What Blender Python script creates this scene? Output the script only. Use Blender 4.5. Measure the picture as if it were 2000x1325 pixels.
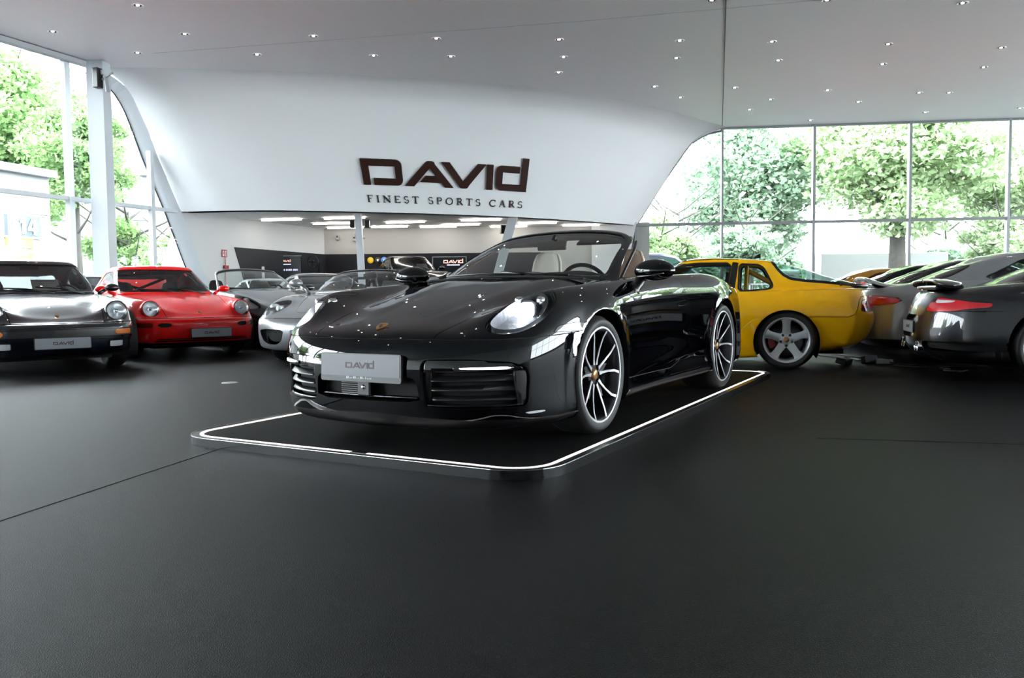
import bpy, math, random
import numpy as np
from mathutils import Vector, Matrix
PI = math.pi
random.seed(7)
SC = bpy.context.scene
for _o in list(bpy.data.objects):
    bpy.data.objects.remove(_o)
COL = SC.collection

# ---------------------------------------------------------------- camera
CAM_H, PITCH, ROLL, FPX = 0.8505, 0.05505, -0.010567, 1599.7
_F = Vector((0, math.cos(PITCH), -math.sin(PITCH)))
_r, _u = Vector((1, 0, 0)), Vector((0, math.sin(PITCH), math.cos(PITCH)))
_R = _r * math.cos(ROLL) + _u * math.sin(ROLL)
_U = -_r * math.sin(ROLL) + _u * math.cos(ROLL)
cd = bpy.data.cameras.new('camera')
cd.sensor_width = 36.0
cd.lens = FPX / 2000 * 36
cd.clip_start, cd.clip_end = 0.05, 500
cam = bpy.data.objects.new('camera', cd)
cam.matrix_world = Matrix(((_R.x, _U.x, -_F.x, 0), (_R.y, _U.y, -_F.y, 0), (_R.z, _U.z, -_F.z, CAM_H), (0, 0, 0, 1)))
COL.objects.link(cam)
SC.camera = cam

# ---------------------------------------------------------------- sky, exposure, sampling
w = bpy.data.worlds.new('overcast_sky'); SC.world = w; w.use_nodes = True
bg = w.node_tree.nodes['Background']
bg.inputs[0].default_value = (0.87, 0.935, 1.0, 1)
bg.inputs[1].default_value = 3.1
SC.view_settings.view_transform = 'Standard'
SC.view_settings.look = 'None'
SC.view_settings.gamma = 1
SC.view_settings.use_curve_mapping = False
SC.view_settings.exposure = 3.0
SC.cycles.max_bounces = 9
SC.cycles.diffuse_bounces = 3
SC.cycles.glossy_bounces = 4
SC.cycles.transmission_bounces = 5
SC.cycles.transparent_max_bounces = 14
SC.cycles.caustics_reflective = False
SC.cycles.caustics_refractive = False
SC.cycles.sample_clamp_indirect = 4
SC.cycles.use_denoising = True

# ---------------------------------------------------------------- materials
def _mat(name):
    m = bpy.data.materials.new(name); m.use_nodes = True
    return m, m.node_tree.nodes, m.node_tree.links, m.node_tree.nodes['Principled BSDF']

def mat(name, c, rough=0.5, metal=0.0, coat=0.0, emit=None, es=1.0, spec=0.5, noise=None, bump=None, sheen=0.0, coat_rough=0.03):
    """noise = (scale, second colour, contrast), bump = (scale, strength)"""
    m, N, L, b = _mat(name)
    b.inputs['Base Color'].default_value = (*c, 1)
    b.inputs['Roughness'].default_value = rough
    b.inputs['Metallic'].default_value = metal
    b.inputs['Coat Weight'].default_value = coat
    b.inputs['Coat Roughness'].default_value = coat_rough
    b.inputs['Specular IOR Level'].default_value = spec
    b.inputs['Sheen Weight'].default_value = sheen
    if emit:
        b.inputs['Emission Color'].default_value = (*emit, 1); b.inputs['Emission Strength'].default_value = es
    if noise or bump:
        tc = N.new('ShaderNodeTexCoord')
    if noise:
        n = N.new('ShaderNodeTexNoise'); n.inputs['Scale'].default_value = noise[0]; n.inputs['Detail'].default_value = 5
        L.new(tc.outputs['Object'], n.inputs['Vector'])
        r = N.new('ShaderNodeValToRGB'); k = noise[2]
        r.color_ramp.elements[0].position = 0.5 - k; r.color_ramp.elements[1].position = 0.5 + k
        r.color_ramp.elements[0].color = (*c, 1); r.color_ramp.elements[1].color = (*noise[1], 1)
        L.new(n.outputs[0], r.inputs[0]); L.new(r.outputs[0], b.inputs['Base Color'])
    if bump:
        n = N.new('ShaderNodeTexNoise'); n.inputs['Scale'].default_value = bump[0]; n.inputs['Detail'].default_value = 3
        L.new(tc.outputs['Object'], n.inputs['Vector'])
        bp = N.new('ShaderNodeBump'); bp.inputs['Strength'].default_value = bump[1]; bp.inputs['Distance'].default_value = 0.01
        L.new(n.outputs[0], bp.inputs['Height']); L.new(bp.outputs[0], b.inputs['Normal'])
    return m

def flake(name, c, c2, metal=0.6, rough=0.35):
    m = mat(name, c, rough, metal, coat=1.0)
    N, L = m.node_tree.nodes, m.node_tree.links
    tc = N.new('ShaderNodeTexCoord'); v = N.new('ShaderNodeTexVoronoi'); v.inputs['Scale'].default_value = 900
    L.new(tc.outputs['Object'], v.inputs['Vector'])
    mx = N.new('ShaderNodeMix'); mx.data_type = 'RGBA'
    mx.inputs[6].default_value = (*c, 1); mx.inputs[7].default_value = (*c2, 1)
    L.new(v.outputs['Color'], mx.inputs[0]); L.new(mx.outputs[2], N['Principled BSDF'].inputs['Base Color'])
    return m

def glass(name, tint=(1, 1, 1), refl=1.0, ior=1.5):
    """thin pane: what is behind it shows through, its faces reflect by Fresnel"""
    m, N, L, b = _mat(name); N.remove(b)
    o = N['Material Output']
    t = N.new('ShaderNodeBsdfTransparent'); t.inputs[0].default_value = (*tint, 1)
    g = N.new('ShaderNodeBsdfGlossy'); g.inputs['Roughness'].default_value = 0.0
    f = N.new('ShaderNodeFresnel'); f.inputs[0].default_value = ior
    mu = N.new('ShaderNodeMath'); mu.operation = 'MULTIPLY'; mu.inputs[1].default_value = refl
    mx = N.new('ShaderNodeMixShader')
    L.new(f.outputs[0], mu.inputs[0]); L.new(mu.outputs[0], mx.inputs[0]); L.new(t.outputs[0], mx.inputs[1]); L.new(g.outputs[0], mx.inputs[2])
    L.new(mx.outputs[0], o.inputs['Surface'])
    return m

def leafmat(name, c, c2):
    m, N, L, b = _mat(name); N.remove(b); o = N['Material Output']
    oi = N.new('ShaderNodeNewGeometry')
    mx = N.new('ShaderNodeMix'); mx.data_type = 'RGBA'; mx.inputs[6].default_value = (*c, 1); mx.inputs[7].default_value = (*c2, 1)
    L.new(oi.outputs['Random Per Island'], mx.inputs[0])
    d = N.new('ShaderNodeBsdfDiffuse'); t = N.new('ShaderNodeBsdfTranslucent'); ms = N.new('ShaderNodeMixShader'); ms.inputs[0].default_value = 0.5
    L.new(mx.outputs[2], d.inputs[0]); L.new(mx.outputs[2], t.inputs[0]); L.new(d.outputs[0], ms.inputs[1]); L.new(t.outputs[0], ms.inputs[2])
    L.new(ms.outputs[0], o.inputs['Surface'])
    return m

MT = {}
MT['wall'] = mat('white_wall_paint', (0.66, 0.675, 0.68), 0.6, noise=(0.6, (0.64, 0.655, 0.66), 0.3))
MT['ceil'] = mat('ceiling_paint', (0.80, 0.81, 0.82), 0.45, noise=(0.35, (0.77, 0.78, 0.79), 0.25))
MT['white'] = mat('white_metal', (0.42, 0.45, 0.47), 0.35)
MT['frame'] = mat('aluminium_frame', (0.26, 0.28, 0.29), 0.4, 0.1)
MT['black'] = mat('black_plastic', (0.003, 0.003, 0.004), 0.35)
MT['matblack'] = mat('matt_black', (0.0025, 0.0025, 0.003), 0.8)
MT['rubber'] = mat('tyre_rubber', (0.006, 0.006, 0.007), 0.62, bump=(60, 0.15))
MT['trim'] = mat('rubber_trim', (0.003, 0.003, 0.0035), 0.45)
MT['pane'] = glass('window_pane', (0.95, 0.985, 0.97), 0.9)
MT['cglass'] = glass('car_glass', (0.86, 0.93, 0.92), 1.4)
MT['dglass'] = glass('tinted_car_glass', (0.42, 0.50, 0.49), 1.5)
MT['hatchglass'] = glass('coated_hatch_glass', (0.66, 0.82, 0.78), 0.42)
MT['lens'] = glass('clear_lens', (0.97, 0.98, 1.0), 1.0)
MT['chrome'] = mat('chrome', (0.80, 0.82, 0.84), 0.08, 1.0)
MT['alu'] = mat('silver_wheel', (0.52, 0.525, 0.54), 0.34, 0.4)
MT['machined'] = mat('machined_silver', (0.62, 0.62, 0.64), 0.33, 0.55)
MT['gunmetal'] = mat('dark_wheel_grey', (0.035, 0.035, 0.042), 0.35, 0.5, coat=0.4)
MT['disc'] = mat('brake_steel', (0.08, 0.08, 0.085), 0.35, 0.9)
MT['redcal'] = mat('red_caliper', (0.28, 0.004, 0.006), 0.35, coat=0.4)
MT['gold'] = mat('gold_enamel', (0.42, 0.20, 0.05), 0.3, 0.5, coat=0.5)
MT['redenamel'] = mat('red_enamel', (0.12, 0.01, 0.006), 0.35, coat=0.4)
MT['plate'] = mat('plate_white_dimmed', (0.06, 0.066, 0.075), 0.35, coat=0.2)  # dimmed copy of the plate white, balancing strong light on the black car
MT['plate_lit'] = mat('plate_white_lit', (0.26, 0.28, 0.30), 0.35, coat=0.2)  # brightened copy of the plate white, standing in for missing front light
MT['platetext'] = mat('plate_letter_brown', (0.03, 0.003, 0.006), 0.5)
MT['paper'] = mat('white_paper', (0.60, 0.60, 0.62), 0.7)
MT['amber'] = mat('amber_lens', (0.45, 0.11, 0.003), 0.15, coat=0.8)
MT['redlens'] = mat('red_lens', (0.70, 0.004, 0.014), 0.12, coat=1.0)
MT['darkred'] = mat('dark_red_lens', (0.30, 0.003, 0.014), 0.12, coat=1.0)
MT['clearrib'] = mat('clear_ribbed_lens', (0.62, 0.64, 0.66), 0.18, 0.3, coat=1.0, bump=(90, 0.3))
MT['hlglass'] = mat('round_headlamp_glass', (0.60, 0.64, 0.65), 0.22, 0.25, coat=1.0, bump=(28, 0.5))
MT['reflector'] = mat('lamp_reflector', (0.85, 0.87, 0.90), 0.10, 1.0)
MT['lampglow'] = mat('lit_projector', (1, 1, 1), 0.3, emit=(0.93, 0.97, 1.0), es=1.7)
MT['drl'] = mat('lit_strip', (1, 1, 1), 0.3, emit=(0.90, 0.96, 1.0), es=.8)
MT['beige'] = mat('beige_leather', (0.42, 0.37, 0.31), 0.5, bump=(40, 0.1))
MT['tan'] = mat('tan_leather', (0.30,0.18,0.11), 0.5)
MT['darkint'] = mat('dark_interior', (0.006, 0.0063, 0.0075), 0.6)
MT['greyint'] = mat('grey_seat_cloth', (0.02, 0.022, 0.024), 0.7)
MT['softtop'] = mat('charcoal_canvas', (0.012, 0.0123, 0.0145), 0.85, bump=(120, 0.2))
MT['logo'] = mat('dark_brown_letter', (0.022, 0.006, 0.003), 0.45, spec=0.3)
MT['tag'] = mat('black_letter', (0.006, 0.006, 0.007), 0.5)

# ---------------------------------------------------------------- object helpers
def tag(o, label=None, cat=None, group=None, kind=None):
    if label: o['label'] = label
    if cat: o['category'] = cat
    if group: o['group'] = group
    if kind: o['kind'] = kind
    return o

def mesh_obj(name, V, F, m, parent=None, smooth=False, N=None, label=None):
    me = bpy.data.meshes.new(name)
    V = np.asarray(V, float)
    me.from_pydata(V.tolist(), [], [list(map(int, f)) for f in F])
    me.materials.append(m)
    if smooth:
        me.polygons.foreach_set('use_smooth', [True] * len(me.polygons))
    if N is not None and len(V):
        me.normals_split_custom_set_from_vertices(np.asarray(N, float).tolist())
    me.update()
    o = bpy.data.objects.new(name, me); COL.objects.link(o)
    if parent is not None: o.parent = parent
    if label: o['label'] = label
    return o

def thing(name, label, cat, loc=(0, 0, 0), rz=0.0, group=None, s=1.0):
    o = bpy.data.objects.new(name, None); COL.objects.link(o)
    o.empty_display_size = 0.2
    o.location = loc; o.rotation_euler = (0, 0, rz); o.scale = (s, s, s)
    return tag(o, label, cat, group)

def dup(root, loc=None, rz=None, label=None, group=None):
    c = root.copy(); COL.objects.link(c)
    if loc is not None: c.location = loc
    if rz is not None: c.rotation_euler = (0, 0, rz)
    if label: c['label'] = label
    if group: c['group'] = group
    for ch in list(root.children):
        k = ch.copy(); COL.objects.link(k); k.parent = c
        for g in list(ch.children):
            q = g.copy(); COL.objects.link(q); q.parent = k
    return c

class MB:
    """collects simple solids, then links them as one mesh"""
    def __init__(s): s.V, s.F = [], []
    def add(s, V, F):
        b = len(s.V); s.V += [tuple(map(float, v)) for v in V]; s.F += [tuple(b + i for i in f) for f in F]; return s
    def box(s, c, d, rz=0.0, ry=0.0, rx=0.0):
        M = Matrix.Rotation(rz, 3, 'Z') @ Matrix.Rotation(ry, 3, 'Y') @ Matrix.Rotation(rx, 3, 'X')
        P = [M @ Vector((x * d[0] / 2, y * d[1] / 2, z * d[2] / 2)) + Vector(c) for x in (-1, 1) for y in (-1, 1) for z in (-1, 1)]
        return s.add(P, [(0, 1, 3, 2), (4, 6, 7, 5), (0, 4, 5, 1), (2, 3, 7, 6), (0, 2, 6, 4), (1, 5, 7, 3)])
    def bar(s, a, b, wd, h, up=(0, 0, 1)):
        a, b = Vector(a), Vector(b); d = (b - a).normalized(); sd = d.cross(Vector(up)).normalized(); u = sd.cross(d)
        P = [p + sd * x * wd / 2 + u * y * h / 2 for p in (a, b) for x, y in ((-1, -1), (1, -1), (1, 1), (-1, 1))]
        return s.add(P, [(0, 3, 2, 1), (4, 5, 6, 7), (0, 1, 5, 4), (1, 2, 6, 5), (2, 3, 7, 6), (3, 0, 4, 7)])
    def tube(s, pts, r, n=10, closed=False, cap=True):
        pts = [Vector(p) for p in pts]; k = len(pts); rings = []
        rr = r if isinstance(r, (list, tuple)) else [r] * k
        up = Vector((0, 0, 1))
        for i, p in enumerate(pts):
            a = pts[(i - 1) % k] if (closed or i) else p; b = pts[(i + 1) % k] if (closed or i < k - 1) else p
            d = (b - a).normalized()
            if abs(d.dot(up)) > 0.98: up = Vector((1, 0, 0)) if abs(d.x) < 0.9 else Vector((0, 1, 0))
            sd = d.cross(up).normalized(); u = sd.cross(d).normalized(); up = u
            rings.append([p + (sd * math.cos(t) + u * math.sin(t)) * rr[i] for t in [2 * PI * j / n for j in range(n)]])
        V = [q for rg in rings for q in rg]; F = []
        for i in range(k if closed else k - 1):
            for j in range(n):
                a, b = i * n, ((i + 1) % k) * n; F.append((a + j, a + (j + 1) % n, b + (j + 1) % n, b + j))
        if cap and not closed:
            F.append(tuple(reversed(range(n)))); F.append(tuple((k - 1) * n + j for j in range(n)))
        return s.add(V, F)
    def lathe(s, prof, n=48, axis='Y', c=(0, 0, 0), a0=0, a1=2 * PI):
        """prof: list of (radius, along)"""
        V, F = [], []; full = abs(a1 - a0 - 2 * PI) < 1e-6; m = n if full else n + 1
        for i in range(m):
            t = a0 + (a1 - a0) * i / n
            for r, h in prof:
                x, y = r * math.cos(t), r * math.sin(t)
                V.append({'Y': (c[0] + x, c[1] + h, c[2] + y), 'Z': (c[0] + x, c[1] + y, c[2] + h), 'X': (c[0] + h, c[1] + x, c[2] + y)}[axis])
        k = len(prof)
        for i in range(n):
            a, b = i * k, ((i + 1) % m) * k
            for j in range(k - 1): F.append((a + j, a + j + 1, b + j + 1, b + j))
        return s.add(V, F)
    def prism(s, poly, h0, h1, fn=None):
        """extrude a 2D polygon from h0 to h1; fn maps (u, v, h) to a point"""
        fn = fn or (lambda u, v, h: (u, v, h)); k = len(poly)
        V = [fn(u, v, h0) for u, v in poly] + [fn(u, v, h1) for u, v in poly]
        return s.add(V, [tuple(reversed(range(k))), tuple(range(k, 2 * k))] + [(i, (i + 1) % k, k + (i + 1) % k, k + i) for i in range(k)])
    def quad(s, a, b, c, d): return s.add([a, b, c, d], [(0, 1, 2, 3)])
    def ellipsoid(s, c, r, nu=20, nv=12, M=None):
        V, F = [], []
        for i in range(nv + 1):
            for j in range(nu):
                p = PI * i / nv; t = 2 * PI * j / nu
                q = Vector((r[0] * math.sin(p) * math.cos(t), r[1] * math.sin(p) * math.sin(t), r[2] * math.cos(p)))
                V.append((M @ q if M else q) + Vector(c))
        for i in range(nv):
            for j in range(nu): F.append((i * nu + j, (i + 1) * nu + j, (i + 1) * nu + (j + 1) % nu, i * nu + (j + 1) % nu))
        return s.add(V, F)
    def build(s, name, m, parent=None, smooth=False, bevel=0.0, label=None, auto=None):
        o = mesh_obj(name, s.V, s.F, m, parent, smooth, None, label)
        if bevel:
            b = o.modifiers.new('bevel', 'BEVEL'); b.width = bevel; b.segments = 2; b.limit_method = 'ANGLE'
        if auto:
            try: o.data.set_sharp_from_angle(angle=auto)
            except Exception: pass
        return o

def logo_polys():
    """the showroom's word mark, cap height 1, as outlines"""
    P = []
    def arc(cx, cy, r, a0, a1, n=6): return [(cx + r * math.cos(math.radians(a0 + (a1 - a0) * i / n)), cy + r * math.sin(math.radians(a0 + (a1 - a0) * i / n))) for i in range(n + 1)]
    s = 0.25
    # D: one open stroke, gap in the lower left
    P.append([(0, 0), (s, 0), (s, 1 - s), (0, 1)][:0] + [(0, 0), (s, 0), (s, 1), (0, 1)])
    P.append([(s, 1 - s), (1.42 - s, 1 - s), (1.42, 1 - s)] + arc(1.20, 0.78, 0.22, 10, 90) + [(s, 1)])
    P.append([(1.42 - s, 1 - s), (1.42 - s, s), (1.42, s), (1.42, 1 - s)])
    P.append([(0.38, 0)] + arc(1.20, 0.22, 0.22, 270, 350) + [(1.42, s), (1.42 - s, s), (0.38, s)])
    # A
    P.append([(1.48, 0), (1.82, 0), (2.42, 0.74), (2.40, 1.0)] + arc(2.38, 0.86, 0.14, 90, 135, 3))
    P.append([(2.40, 1.0), (2.42, 0.74), (2.97, 0), (3.28, 0), (2.62, 0.88)] + arc(2.50, 0.86, 0.14, 45, 90, 3))
    P.append([(2.06, 0.18), (2.84, 0.18), (2.66, 0.42), (2.26, 0.42)])
    # V
    P.append([(2.86, 1), (3.16, 1), (3.66, 0.27), (3.67, 0.0)] + arc(3.62, 0.14, 0.14, 270, 225, 3))
    P.append([(3.67, 0.0), (3.66, 0.27), (4.22, 1), (4.52, 1), (3.88, 0.12)] + arc(3.74, 0.14, 0.14, 315, 270, 3))
    # I
    P.append([(4.56, 0), (4.81, 0), (4.81, 1), (4.56, 1)])
    # d
    P.append([(5.92, 0), (6.17, 0), (6.17, 1.36), (5.92, 1.36)])
    P.append([(5.92, 0), (5.92, s), (4.93 + s, s), (4.93, s)] + arc(5.15, 0.22, 0.22, 190, 270))
    P.append([(4.93, s), (4.93 + s, s), (4.93 + s, 1 - s), (4.93, 1 - s)])
    P.append([(4.93, 1 - s), (4.93 + s, 1 - s), (5.84, 1 - s), (5.84, 1)] + arc(5.15, 0.78, 0.22, 90, 170))
    return P
LOGO_W = 6.17

_A = lambda cx, cy, rx, ry, a0, a1, n=8: [(cx + rx * math.cos(math.radians(a0 + (a1 - a0) * i / n)), cy + ry * math.sin(math.radians(a0 + (a1 - a0) * i / n))) for i in range(n + 1)]
GLYPH = {  # (width, strokes (polyline, thickness)), cap height 1
 'F': (0.66, [([(.14, 0), (.14, 1)], .13), ([(0, 0.02), (.32, .02)], .04), ([(0, .98), (.62, .98)], .05), ([(.62, 1), (.62, .8)], .04), ([(.14, .52), (.48, .52)], .05)]),
 'I': (0.34, [([(.16, 0), (.16, 1)], .13), ([(0, .02), (.32, .02)], .04), ([(0, .98), (.32, .98)], .04)]),
 'N': (0.98, [([(.14, 0), (.14, 1)], .05), ([(.14, .98), (.80, .02)], .13), ([(.82, 0), (.82, 1)], .05), ([(0, .02), (.28, .02)], .04), ([(0, .98), (.18, .98)], .04), ([(.68, .98), (.96, .98)], .04)]),
 'E': (0.70, [([(.14, 0), (.14, 1)], .13), ([(0, .02), (.64, .02)], .05), ([(0, .98), (.62, .98)], .05), ([(.62, 1), (.62, .8)], .04), ([(.65, 0), (.65, .2)], .04), ([(.14, .52), (.48, .52)], .05)]),
 'S': (0.62, [(_A(.29, .74, .23, .24, 25, 250), .08), (_A(.30, .26, .25, .26, 75, -155), .09)]),
 'T': (0.78, [([(.38, 0), (.38, 1)], .13), ([(.2, .02), (.56, .02)], .04), ([(0, .98), (.76, .98)], .05), ([(.01, 1), (.01, .78)], .04), ([(.75, 1), (.75, .78)], .04)]),
 'P': (0.68, [([(.14, 0), (.14, 1)], .13), ([(0, .02), (.32, .02)], .04), ([(0, .98), (.34, .98)], .05), (_A(.34, .73, .26, .25, 90, -90), .09), ([(.14, .48), (.34, .48)], .05)]),
 'O': (0.98, [(_A(.47, .5, .40, .48, 0, 360, 20), .10)]),
 'R': (0.80, [([(.14, 0), (.14, 1)], .13), ([(0, .02), (.32, .02)], .04), ([(0, .98), (.34, .98)], .05), (_A(.34, .74, .24, .24, 90, -90), .09), ([(.14, .50), (.34, .50)], .05), ([(.36, .5), (.74, .02)], .12)]),
 'C': (0.84, [(_A(.46, .5, .40, .48, 45, 315, 16), .10), ([(.74, .98), (.74, .72)], .04)]),
 'A': (0.90, [([(.10, .02), (.42, 1)], .05), ([(.42, 1), (.76, .02)], .13), ([(.22, .34), (.64, .34)], .05), ([(0, .02), (.22, .02)], .04), ([(.62, .02), (.9, .02)], .04)]),
}
def serif_polys(text, gap=0.30, space=0.62):
    out, x = [], 0.0
    for ch in text:
        if ch == ' ': x += space; continue
        wd, st = GLYPH[ch]
        for pl, th in st:
            for (a, b), (c, d) in zip(pl[:-1], pl[1:]):
                L = math.hypot(c - a, d - b)
                if L < 1e-6: continue
                nx, ny = -(d - b) / L * th / 2, (c - a) / L * th / 2
                out.append([(x + a + nx, b + ny), (x + a - nx, b - ny), (x + c - nx, d - ny), (x + c + nx, d + ny)])
        x += wd + gap
    return out, x - gap
# ================================================================ the setting
H = 6.0
def PLp(y, z, off=0.0):
    """point on the left glass plane at depth y; off > 0 lies outside"""
    return (-10.08 + (y - 16.32) * 0.4023 - off * 0.9277, y + off * 0.3732, z)
def PRp(x, z, off=0.0):
    return (x + off * 0.111, 26.35 - (x - 4.0) * 0.1116 + off * 0.994, z)

def crom(P, n):
    """smooth curve through P, n samples per span"""
    P = [np.array(p, float) for p in P]; Q = [2 * P[0] - P[1]] + P + [2 * P[-1] - P[-2]]; out = []
    for i in range(1, len(Q) - 2):
        for k in range(n):
            t = k / n; a, b, c, d = Q[i - 1:i + 3]
            out.append(0.5 * ((2 * b) + (c - a) * t + (2 * a - 5 * b + 4 * c - d) * t * t + (3 * b - a - 3 * c + d) * t ** 3))
    out.append(P[-1]); return np.array(out)

Bc = crom([(-8.291, 20.77), (-7.0, 20.58), (-5.6, 20.68), (-4.0, 21.16), (-2.2, 21.86), (-0.2, 22.88), (1.4, 24.02), (2.85, 25.22), (4.017, 26.348)], 8)
Tc = crom([(-9.13, 18.69), (-8.0, 18.78), (-6.6, 18.95), (-4.5, 19.32), (-2.2, 19.95), (0.2, 20.75), (2.2, 21.85), (4.4, 23.7), (6.72, 26.06)], 8)
PZ = [3, 3.7, 4.35, 4.85, 5.25, 5.5, 5.66, 5.78, 5.86, 5.92, 5.965, 6.0]
PH = [0, .168, .325, .44, .545, .615, .675, .745, .815, .885, .955, 1.06]
def wall_pt(s, z, off=0.0):
    """s in 0..64 along the feature wall, z height, off towards the room"""
    s = min(max(s, 0), 63.999); i = int(s); f = s - i
    B = Bc[i] * (1 - f) + Bc[i + 1] * f; T = Tc[i] * (1 - f) + Tc[i + 1] * f
    h = float(np.interp(z, PZ, PH)); p = B + (T - B) * h
    if off:
        d = (T - B); d = d / np.linalg.norm(d); sl = 2.25 / np.linalg.norm(T - B)
        nx = np.array([d[0] * sl, d[1] * sl]); nz = -1.0; k = math.sqrt(sl * sl + 1)
        return (p[0] + nx[0] / k * off, p[1] + nx[1] / k * off, z + nz / k * off)
    return (p[0], p[1], z)

V, F = [], []
n = 65; zs = [3, 3.3, 3.7, 4.1, 4.35, 4.6, 4.85, 5.05, 5.25, 5.4, 5.5, 5.58, 5.66, 5.72, 5.78, 5.82, 5.86, 5.89, 5.92, 5.945, 5.965, 5.985, 6.0]
for i in range(n):
    for z in zs: V.append(wall_pt(i, z))
k = len(zs)
for i in range(n - 1):
    for j in range(k - 1): F.append((i * k + j, (i + 1) * k + j, (i + 1) * k + j + 1, i * k + j + 1))
# its underside and back, so that it is a solid body
b0 = len(V)
for i in range(n):
    x, y, _ = wall_pt(i, 3.0); V.append((x + 0.02, y + 0.35, 3.0)); V.append((x - 0.2, y + 1.2, 6.2))
for i in range(n - 1):
    F.append((i * k, b0 + 2 * i, b0 + 2 * i + 2, (i + 1) * k)); F.append((b0 + 2 * i, b0 + 2 * i + 1, b0 + 2 * i + 3, b0 + 2 * i + 2))
tag(mesh_obj('wall_feature', V, F, MT['wall'], smooth=True), kind='structure').data.set_sharp_from_angle(angle=math.radians(50))

# floor: charcoal ribbed carpet
MT['floor'] = mat('charcoal_carpet', (0.0005, 0.0005, 0.0007), 0.46, spec=0.09, noise=(150, (0.0060, 0.0058, 0.0076), 0.09), bump=(300, 0.6))
m = MT['floor']
f = MB(); f.box((0, 8, -0.05), (60, 40, 0.1)); tag(f.build('floor', m), kind='structure')
f = MB(); f.bar((-3.2, -2.3, 0.0005), (-1.643, 4.554, 0.0005), 0.006, 0.004); tag(f.build('trim_1', MT['matblack']), kind='structure')
f = MB(); f.bar((1.75, 4.68, 0.0005), (4.4, 4.05, 0.0005), 0.004, 0.004); tag(f.build('trim_2', MT['matblack']), kind='structure')

# ceiling
poly = [tuple(p) for p in Tc] + [PRp(x, 0)[:2] for x in (6.75, 14, 22.5)] + [(22.5, -9)] + [PLp(y, 0)[:2] for y in (-9, 0, 9, 16, 18.6)]
f = MB(); f.prism(poly, 6.0, 6.25); tag(f.build('ceiling', MT['ceil']), kind='structure')
f = MB(); f.bar((-0.87, -4, 5.997), (6.66, 26.0, 5.997), 0.02, 0.006); tag(f.build('trim_3', MT['tag']), kind='structure')
f = MB(); f.bar((-7.5, 17.58, 5.999), (1.5, 15.8, 5.999), 0.012, 0.004).bar((1.5, 15.8, 5.999), (9, 14.0, 5.999), 0.012, 0.004); tag(f.build('trim_9', MT['white']), kind='structure')
# fill above the feature wall
f = MB(); f.prism([tuple(p) for p in Tc] + [(6.9, 26.6), (4.2, 27.2), (-6.5, 27.2), PLp(26.8, 0, .1)[:2], PLp(20, 0, .1)[:2]], 6.02, 6.24); tag(f.build('roof', MT['ceil']), kind='structure')
# back room: soffit, walls
back = [PLp(26.5, 0)[:2], (3.9, 26.45)]
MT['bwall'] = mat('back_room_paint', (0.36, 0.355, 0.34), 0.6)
f = MB(); f.prism([tuple(p) for p in Bc] + [(4.05, 26.6), (-6.2, 26.8)], 3.0, 3.12); tag(f.build('ceiling_back_room', mat('soffit_paint', (.84, .86, .87), .6)), kind='structure')
f = MB(); f.box((-1.0, 26.56, 1.55), (10.9, 0.2, 3.1)); tag(f.build('wall_back', MT['bwall']), kind='structure')
prof = [(3.0, 20.77), (2.11, 21.155), (1.275, 21.54), (0, 22.13)]
f = MB(); f.prism([(y, z) for z, y in prof] + [(26.9, 0), (26.9, 3.1), (20.73, 3.1)], 0, 0.3, lambda y, z, h: PLp(y, z, h)); tag(f.build('wall_left', mat('wall_paint_dimmed', (.46, .465, .46), .6)), kind='structure')  # same white wall paint, darkened in colour for the light fading from the window
f = MB(); f.prism([(4.017, 3.1), (3.805, 2.03), (3.672, 1.05), (3.5, 0), (2.6, 0), (2.6, 3.1)], -0.12, 0.25, lambda x, z, h: PRp(x, z, h)); tag(f.build('wall_right_return', MT['wall']), kind='structure')
f = MB(); f.prism([(3.62, 1.05), (4.017, 3.0), (4.93, 4.44), (5.486, 5.23), (5.723, 5.54), (6.04, 5.72), (6.27, 5.83), (6.72, 6.0), (4, 6.1), (-6, 6.1), (-6, 3.05), (3.5, 3.05)][1:], 0.0, 0.2, lambda x, z, h: PRp(x, z, h)); tag(f.build('wall_gable', MT['wall']), kind='structure')
# the white leaning jamb round the left opening
outer = [(6.0, 18.55), (5.93, 18.69), (5.904, 18.89), (5.83, 19.10), (5.72, 19.325), (5.55, 19.50), (5.33, 19.657), (4.83, 19.866), (4.3, 20.09), (3.67, 20.416), (3.0, 20.77), (2.11, 21.155), (1.275, 21.54), (0, 22.13)]
inner = [(5.86, 18.45), (5.83, 18.58), (5.80, 18.78), (5.70, 19.0), (5.56, 19.17), (5.40, 19.30), (5.20, 19.43), (4.70, 19.66), (4.2, 19.87), (3.6, 20.16), (2.96, 20.48), (2.05, 20.87), (1.25, 21.22), (0, 21.78)]
V, F = [], []
for (z, y), (z2, y2) in zip(outer, inner): V += [PLp(y, z, 0.0), PLp(y2, z2, 0.22)]
for i in range(len(outer) - 1): F.append((2 * i, 2 * i + 1, 2 * i + 3, 2 * i + 2))
tag(mesh_obj('trim_4', V, F, MT['white']), kind='structure')
f = MB(); f.tube([PLp(y, z, 0.22) for z, y in inner], 0.018, 6); tag(f.build('trim_5', MT['matblack']), kind='structure')
# behind the camera and to the right
f = MB(); f.box((1, -9.1, 3.05), (44, 0.2, 6.1)); tag(f.build('wall_rear', MT['wall']), kind='structure')
f = MB(); f.box((22.6, 7.5, .2), (0.2, 33.2, .4)); f.box((22.6, 7.5, 5.95), (0.2, 33.2, .3)); tag(f.build('wall_right', MT['wall']), kind='structure')

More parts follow.
